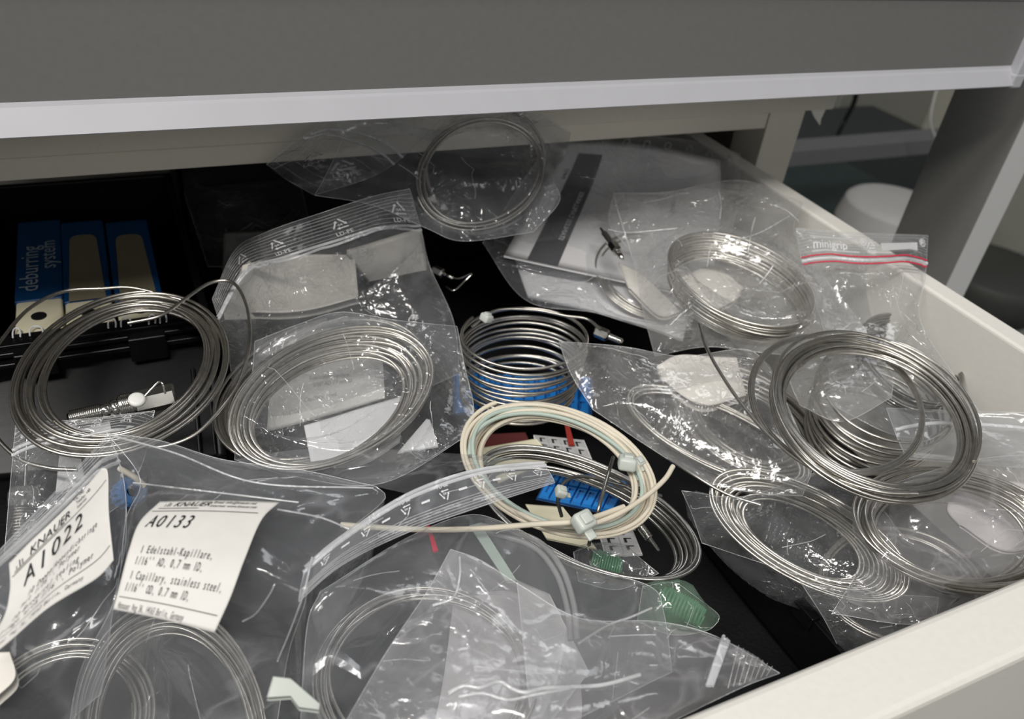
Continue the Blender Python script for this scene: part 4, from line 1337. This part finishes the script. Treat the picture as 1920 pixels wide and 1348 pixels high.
for lab_, pts_, seed_, pc in (('green plastic screw caps in a small bag beside the black gap', [(1240, 1118), (1318, 1160)], 1, (1285, 1140)), ('green plastic screw cap under the round dark coil', [(1110, 1050), (1165, 1068)], 2, (1140, 1058))):
    r = empty('green_screw_cap', az(*pc, -.06), lab_, 'screw cap', 'green screw caps')
    a, b = az(*pts_[0], -.074), az(*pts_[1], -.074)
    bm = bmesh.new()
    Ln = np.linalg.norm(b - a)
    lathe(bm, [(0, .004), (.002, .0055)] + [(x * Ln, q * .0055) for x, q in thread(.3, .8, 8, .9, 1.0)] + [(Ln, .004)], frame_m(a, b - a), 40)
    bmo('cap_body', bm, GREEN, r, False)
    spring(*pts_[0], *pts_[1], -.066, .004, 12, r, GREEN)
bag('plain_bag', 'small clear bag tinted green by its caps, beside the black gap', m='green_film', group='clear bags',
    top=[(1205, 1100, -.045), (1262, 1092, -.043), (1300, 1115, -.045)], right=[(1300, 1115, -.045), (1345, 1150, -.05), (1347, 1165, -.052)],
    bottom=[(1195, 1165, -.05), (1260, 1190, -.052), (1325, 1182, -.054), (1347, 1165, -.052)], left=[(1205, 1100, -.045), (1195, 1165, -.05)], seed=26, amp=0.005, puff=0.006, sc=60, nu=40, nv=40)
bag('plain_bag', 'small crumpled bag with green inside under the round dark coil', m='clear_film', group='clear bags',
    top=[(1075, 1035, -.06), (1125, 1020, -.058), (1180, 1030, -.06)], right=[(1180, 1030, -.06), (1235, 1075, -.064)],
    bottom=[(1085, 1090, -.062), (1160, 1105, -.064), (1235, 1075, -.064)], left=[(1075, 1035, -.06), (1085, 1090, -.062)], seed=27, amp=0.005, puff=0.006, sc=60, nu=40, nv=40)

# front centre bag with foam, its zip end at right
t_, _ = sheet('foam_pad', top=[(850, 1130, -.082), (950, 1110, -.082), (1050, 1150, -.084)], right=[(1050, 1150, -.084), (1090, 1300, -.086), (1080, 1420, -.088)], bottom=[(800, 1420, -.087), (1080, 1420, -.088)], left=[(850, 1130, -.082), (830, 1280, -.086), (800, 1420, -.087)], m=mat('lilac_foam', (0.80, 0.75, 0.76), 0.7, bump=0.3, bscale=100, var=0.04), thick=0.004, amp=0.002)
tag(t_, 'large pale lilac foam pad in the frontmost clear bag', 'foam pad')
rt, P = bag('zip_bag', 'frontmost clear bag with foam, its ribbed zip end beside the drawer front', m='soft_film', group='clear bags',
            top=[(845, 1030, -.006), (900, 1050, -.006), (980, 1100, -.010), (1090, 1160, -.014), (1230, 1165, -.018), (1340, 1192, -.018), (1462, 1262, -.016)],
            right=[(1462, 1262, -.016), (1400, 1285, -.016), (1330, 1318, -.014)],
            bottom=[(610, 1420, -.016), (900, 1440, -.012), (1150, 1400, -.010), (1330, 1318, -.014)],
            left=[(845, 1030, -.006), (800, 1110, -.010), (720, 1230, -.014), (610, 1420, -.016)], seed=28, amp=0.005, puff=0.008, sc=22, nu=90, nv=70)
for dx in (0, 3, 6, 9):
    tube('zip_rail', snap(P, [(1357 + dx, 1193 + dx), (1326 + dx, 1286)]), 0.0006, MATS['zip_rib'], rt, res=2)
for k in range(8):
    x = 1385 + k * 9
    tube('rib', snap(P, [(x, 1210 + k * 5.6), (x - 20 + k * 1.2, 1290 - k * 3.2)]), 0.00013, MATS['film_rib'], rt, res=1)
GLINTS = MATS['glint_film']  # pale film for the painted glints on the front bag
tube('fold_glint', snap(P, [(840, 1300), (868, 1286), (900, 1289), (935, 1278), (962, 1292), (985, 1298), (1020, 1290), (1062, 1288), (1130, 1284), (1200, 1265)]), 0.0006, GLINTS, rt, res=2)
tube('fold_glint', snap(P, [(860, 1306), (905, 1300), (952, 1312), (1000, 1303), (1070, 1290)]), 0.0004, GLINTS, rt, res=2)
tube('fold_glint', snap(P, [(1085, 1206), (1140, 1172), (1180, 1158), (1222, 1140)]), 0.0004, GLINTS, rt, res=2)
tube('fold_glint', snap(P, [(862, 1045), (862, 1080), (850, 1120), (812, 1135)]), 0.0004, GLINTS, rt, res=2)

# --- right group
bagged('b5', 'steel coil in the milky bag right of the printed booklet', (1383, 540), (132, 52), (-18, 70), -0.014, 15.5, 0.06, 101, -0.016, -0.020, lift=0.002, stack=0.0010, start=1.0)
t_, _ = sheet('foam_pad', top=[(1275, 520, -.028), (1340, 498, -.026), (1395, 540, -.03)], right=[(1395, 540, -.03), (1375, 565, -.032)], bottom=[(1265, 560, -.032), (1320, 588, -.034), (1375, 565, -.032)], left=[(1275, 520, -.028), (1265, 560, -.032)], m=FOAM, thick=0.003)
tag(t_, 'pale foam tag inside the coil of the milky bag', 'foam pad')
t_, _ = sheet('foam_pad', top=[(1160, 492, -.030), (1205, 515, -.030), (1262, 570, -.032)], right=[(1262, 570, -.032), (1275, 585, -.034)], bottom=[(1180, 540, -.034), (1235, 592, -.036), (1275, 585, -.034)], left=[(1160, 492, -.030), (1180, 540, -.034)], m=FOAM, thick=0.002)
tag(t_, 'narrow pale foam tongue left of the milky bag coil', 'foam pad')
rt, P = bag('plain_bag', 'milky creased bag over a steel coil beside the booklet', m='milky_film', group='clear bags',
            top=[(1150, 362, .0), (1250, 360, .003), (1390, 338, .006), (1505, 380, .006)],
            right=[(1505, 380, .006), (1490, 435, .0), (1545, 520, -.010), (1610, 600, -.018), (1640, 650, -.022)],
            bottom=[(1228, 668, -.038), (1330, 650, -.034), (1480, 665, -.028), (1640, 650, -.022)],
            left=[(1150, 362, .0), (1143, 420, -.008), (1185, 480, -.018), (1205, 580, -.03), (1228, 668, -.038)],
            over=['b5'], seed=30, amp=0.006, puff=0.008, sc=30, nu=90, nv=80)

for pl in ([(1326, 500), (1332, 468), (1350, 458), (1420, 438), (1480, 405)], [(1402, 475), (1410, 430), (1416, 408)], [(1424, 532), (1440, 512), (1450, 497)], [(1452, 385), (1475, 395), (1498, 415)], [(1345, 350), (1352, 380), (1350, 410)], [(1140, 430), (1180, 436), (1270, 428)], [(1150, 362), (1160, 400), (1185, 480)]):
    tube('fold_glint', snap(P, pl), 0.0004, MATS['glint_film'], rt, res=2)  # white glints along creases, drawn as pale tubes
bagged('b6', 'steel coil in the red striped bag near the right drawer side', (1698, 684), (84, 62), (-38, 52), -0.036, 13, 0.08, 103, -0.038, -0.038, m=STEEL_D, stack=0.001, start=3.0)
rt, P = bag('zip_bag', 'clear bag with two red zip lines over the right drawer rim', m='clear_film', group='clear bags',
            top=[(1492, 428, .006), (1600, 436, .009), (1740, 441, .010)],
            right=[(1740, 441, .010), (1735, 520, .004), (1725, 600, -.008), (1800, 720, -.022), (1850, 790, -.03)],
            bottom=[(1560, 760, -.03), (1700, 820, -.034), (1850, 790, -.03)],
            left=[(1492, 428, .006), (1510, 520, -.005), (1545, 620, -.02), (1560, 760, -.03)], over=['b6'], seed=32, amp=0.004, puff=0.005, sc=30, flat_top=.30, nu=80, nv=80)
for k in range(8):
    tube('rib', P.line(0, .015 + k * .022, 1, .015 + k * .022, 60, .0004), 0.00013, MATS['film_rib'], rt, res=1)
for v in (.215, .262):
    tube('red_zip_line', P.line(0, v * .92, 1, v, 60, .0006), 0.00045, RED, rt, res=2)
tube('zip_rail', P.line(0, .22, 1, .238, 60, .0004), 0.0011, MATS['zip_rib'], rt, res=2)
text_on(rt, P, [('minigrip', .09, .158, .095, .80, .1)], WINK, off=.0007)
V, Fc = [], []
for a, b, c, d_ in ((.08, .42, .062, .076), (.08, .42, .168, .180), (.60, .90, .10, .165)):
    q = len(V)
    n = 12
    for i in range(n + 1):
        V += [P.pt(a + (b - a) * i / n, c, .0007), P.pt(a + (b - a) * i / n, d_, .0007)]
    for i in range(n):
        Fc.append((q + 2 * i, q + 2 * i + 2, q + 2 * i + 3, q + 2 * i + 1))
mesh('printed_bars', V, Fc, mat('pale_print', (0.55, 0.55, 0.55), 0.5), rt, False)
text_on(rt, P, [('®', .44, .12, .09, .8, 0), ('®', .92, .12, .09, .8, 0)], WINK, off=.0007)
recycle_print(rt, P, .52, .12, .040, ru=.95, txt='PE-LD')

# bag with coil in the middle right
t_, _ = sheet('foam_pad', top=[(1232, 690, -.038), (1280, 668, -.034), (1380, 672, -.034)], right=[(1380, 672, -.034), (1400, 740, -.04)], bottom=[(1245, 718, -.042), (1310, 760, -.044), (1400, 740, -.04)], left=[(1232, 690, -.038), (1245, 718, -.042)], m=FOAM, thick=0.004, amp=0.003)
tag(t_, 'bright foam pad in the pointed clear bag right of centre', 'foam pad')
bagged('b7', 'thin long steel coil in the pointed clear bag right of centre', (1338, 816), (166, 80), (-34, 46), -0.050, 5.2, 0.06, 105, -0.052, -0.054, start=1.2,
       extra=[PX([(1250, 858, -.046), (1300, 890, -.044), (1360, 925, -.044), (1426, 947, -.044)], 8)])
bagged('b7b', 'close wound steel strands under the pointed clear bag', (1400, 790), (110, 80), (-60, 50), -0.062, 13, 0.25, 106, m=STEEL)
rt, P = bag('plain_bag', 'pointed clear bag with a thin coil, right of the cream cable coil', m='milky_film', group='clear bags',
            top=[(1048, 640, -.020), (1170, 650, -.020), (1280, 668, -.022), (1400, 655, -.020), (1450, 700, -.022)],
            right=[(1450, 700, -.022), (1490, 790, -.028), (1522, 868, -.034), (1505, 930, -.04)],
            bottom=[(1112, 768, -.036), (1220, 840, -.044), (1330, 905, -.048), (1430, 925, -.046), (1505, 930, -.04)],
            left=[(1048, 640, -.020), (1070, 700, -.028), (1112, 768, -.036)], over=['b7'], seed=34, amp=0.0055, puff=0.006, sc=34, nu=90, nv=70)

# coil under the big loose coil
bagged('b10', 'stacked steel coil seen through the middle of the large loose coil', (1640, 770), (118, 40), (-20, 88), -0.040, 11, 0.08, 107, -0.042, -0.042, m=STEEL, stack=0.0030, start=0.4)
bag('plain_bag', 'clear bag tip lying inside the large loose coil', m='milky_film', group='clear bags',
    top=[(1480, 660, -.022), (1560, 640, -.020), (1640, 665, -.020)], right=[(1640, 665, -.020), (1672, 705, -.020), (1672, 745, -.022)],
    bottom=[(1500, 760, -.03), (1580, 790, -.028), (1672, 745, -.022)], left=[(1480, 660, -.022), (1480, 710, -.026), (1500, 760, -.03)], seed=36, amp=0.004, puff=0.006, sc=40, nu=50, nv=50)
rt, P = bag('zip_bag', 'clear bag end with a flat zip rim against the right drawer side', m='smooth_film', group='clear bags',
            top=[(1662, 765, -.024), (1800, 770, -.024), (1960, 775, -.016)], right=[(1960, 775, -.016), (1960, 880, -.03)],
            bottom=[(1700, 860, -.03), (1800, 868, -.03), (1960, 880, -.03)], left=[(1662, 765, -.024), (1680, 815, -.026), (1700, 860, -.03)], seed=38, amp=0.002, puff=0.004)
tube('zip_rail', P.line(0, .5, 1, .42, 40, .0006), 0.0009, MATS['zip_rib'], rt, res=2)

bagged('b8', 'slanting steel coil in the low bag right of the black gap', (1505, 1005), (142, 88), (-50, 48), -0.062, 21.5, 0.24, 109, -0.066, -0.072, lift=0.003, stack=0.0006, start=1.6)
rt, P = bag('plain_bag', 'low clear bag with a hooked corner beside the black gap', m='clear_film_fine', group='clear bags',
            top=[(1278, 920, -.044), (1400, 930, -.042), (1560, 880, -.04), (1640, 930, -.042)],
            right=[(1640, 930, -.042), (1680, 1000, -.05), (1660, 1080, -.056), (1640, 1110, -.058)],
            bottom=[(1316, 1018, -.062), (1430, 1056, -.064), (1540, 1090, -.062), (1640, 1110, -.058)],
            left=[(1278, 920, -.044), (1296, 960, -.052), (1316, 1018, -.062)], over=['b8'], seed=40, amp=0.005, puff=0.005, sc=36, nu=80, nv=60)
bagged('b9', 'steel coil in the wide bag against the front right corner', (1795, 992), (172, 22), (4, 104), -0.040, 16.5, 0.15, 111, -0.042, -0.046, lift=0.003, shift=0.04, start=2.6)
t_, _ = sheet('foam_pad', top=[(1790, 925, -.052), (1900, 905, -.05), (1990, 940, -.05)], right=[(1990, 940, -.05), (1985, 1010, -.055)], bottom=[(1800, 985, -.056), (1890, 1035, -.058), (1985, 1010, -.055)], left=[(1790, 925, -.052), (1775, 955, -.054), (1800, 985, -.056)], m=mat('lilac_foam', (0.80, 0.75, 0.76), 0.7), thick=0.0015, amp=0.003)
tag(t_, 'pale foam pad in the wide bag against the front right corner', 'foam pad')
rt, P = bag('plain_bag', 'wide clear bag against the front right corner of the drawer', m='soft_film', group='clear bags',
            top=[(1650, 915, -.028), (1740, 885, -.026), (1840, 860, -.024), (1960, 850, -.024)],
            right=[(1960, 850, -.024), (1990, 960, -.036), (2000, 1060, -.05)],
            bottom=[(1560, 1150, -.07), (1720, 1170, -.065), (1850, 1130, -.06), (2000, 1060, -.05)],
            left=[(1650, 915, -.028), (1600, 975, -.04), (1610, 1060, -.055), (1560, 1150, -.07)], over=['b9'], seed=42, amp=0.005, puff=0.006, sc=28, nu=90, nv=80)
bagged('b10b', 'few bright steel turns low by the drawer front at right', (1690, 1095), (150, 40), (-30, 105), -0.078, 4.4, 0.05, 113, start=2.0)
bag('plain_bag', 'lowest clear bag corner by the notched black tray', m='clear_film', group='clear bags',
    top=[(1500, 1090, -.062), (1620, 1110, -.06), (1760, 1120, -.06)], right=[(1760, 1120, -.06), (1740, 1260, -.09)],
    bottom=[(1580, 1230, -.09), (1660, 1250, -.09), (1740, 1260, -.09)], left=[(1500, 1090, -.062), (1545, 1160, -.075), (1580, 1230, -.09)], over=['b10b'], seed=44, amp=0.004, puff=0.004, nu=50, nv=50)
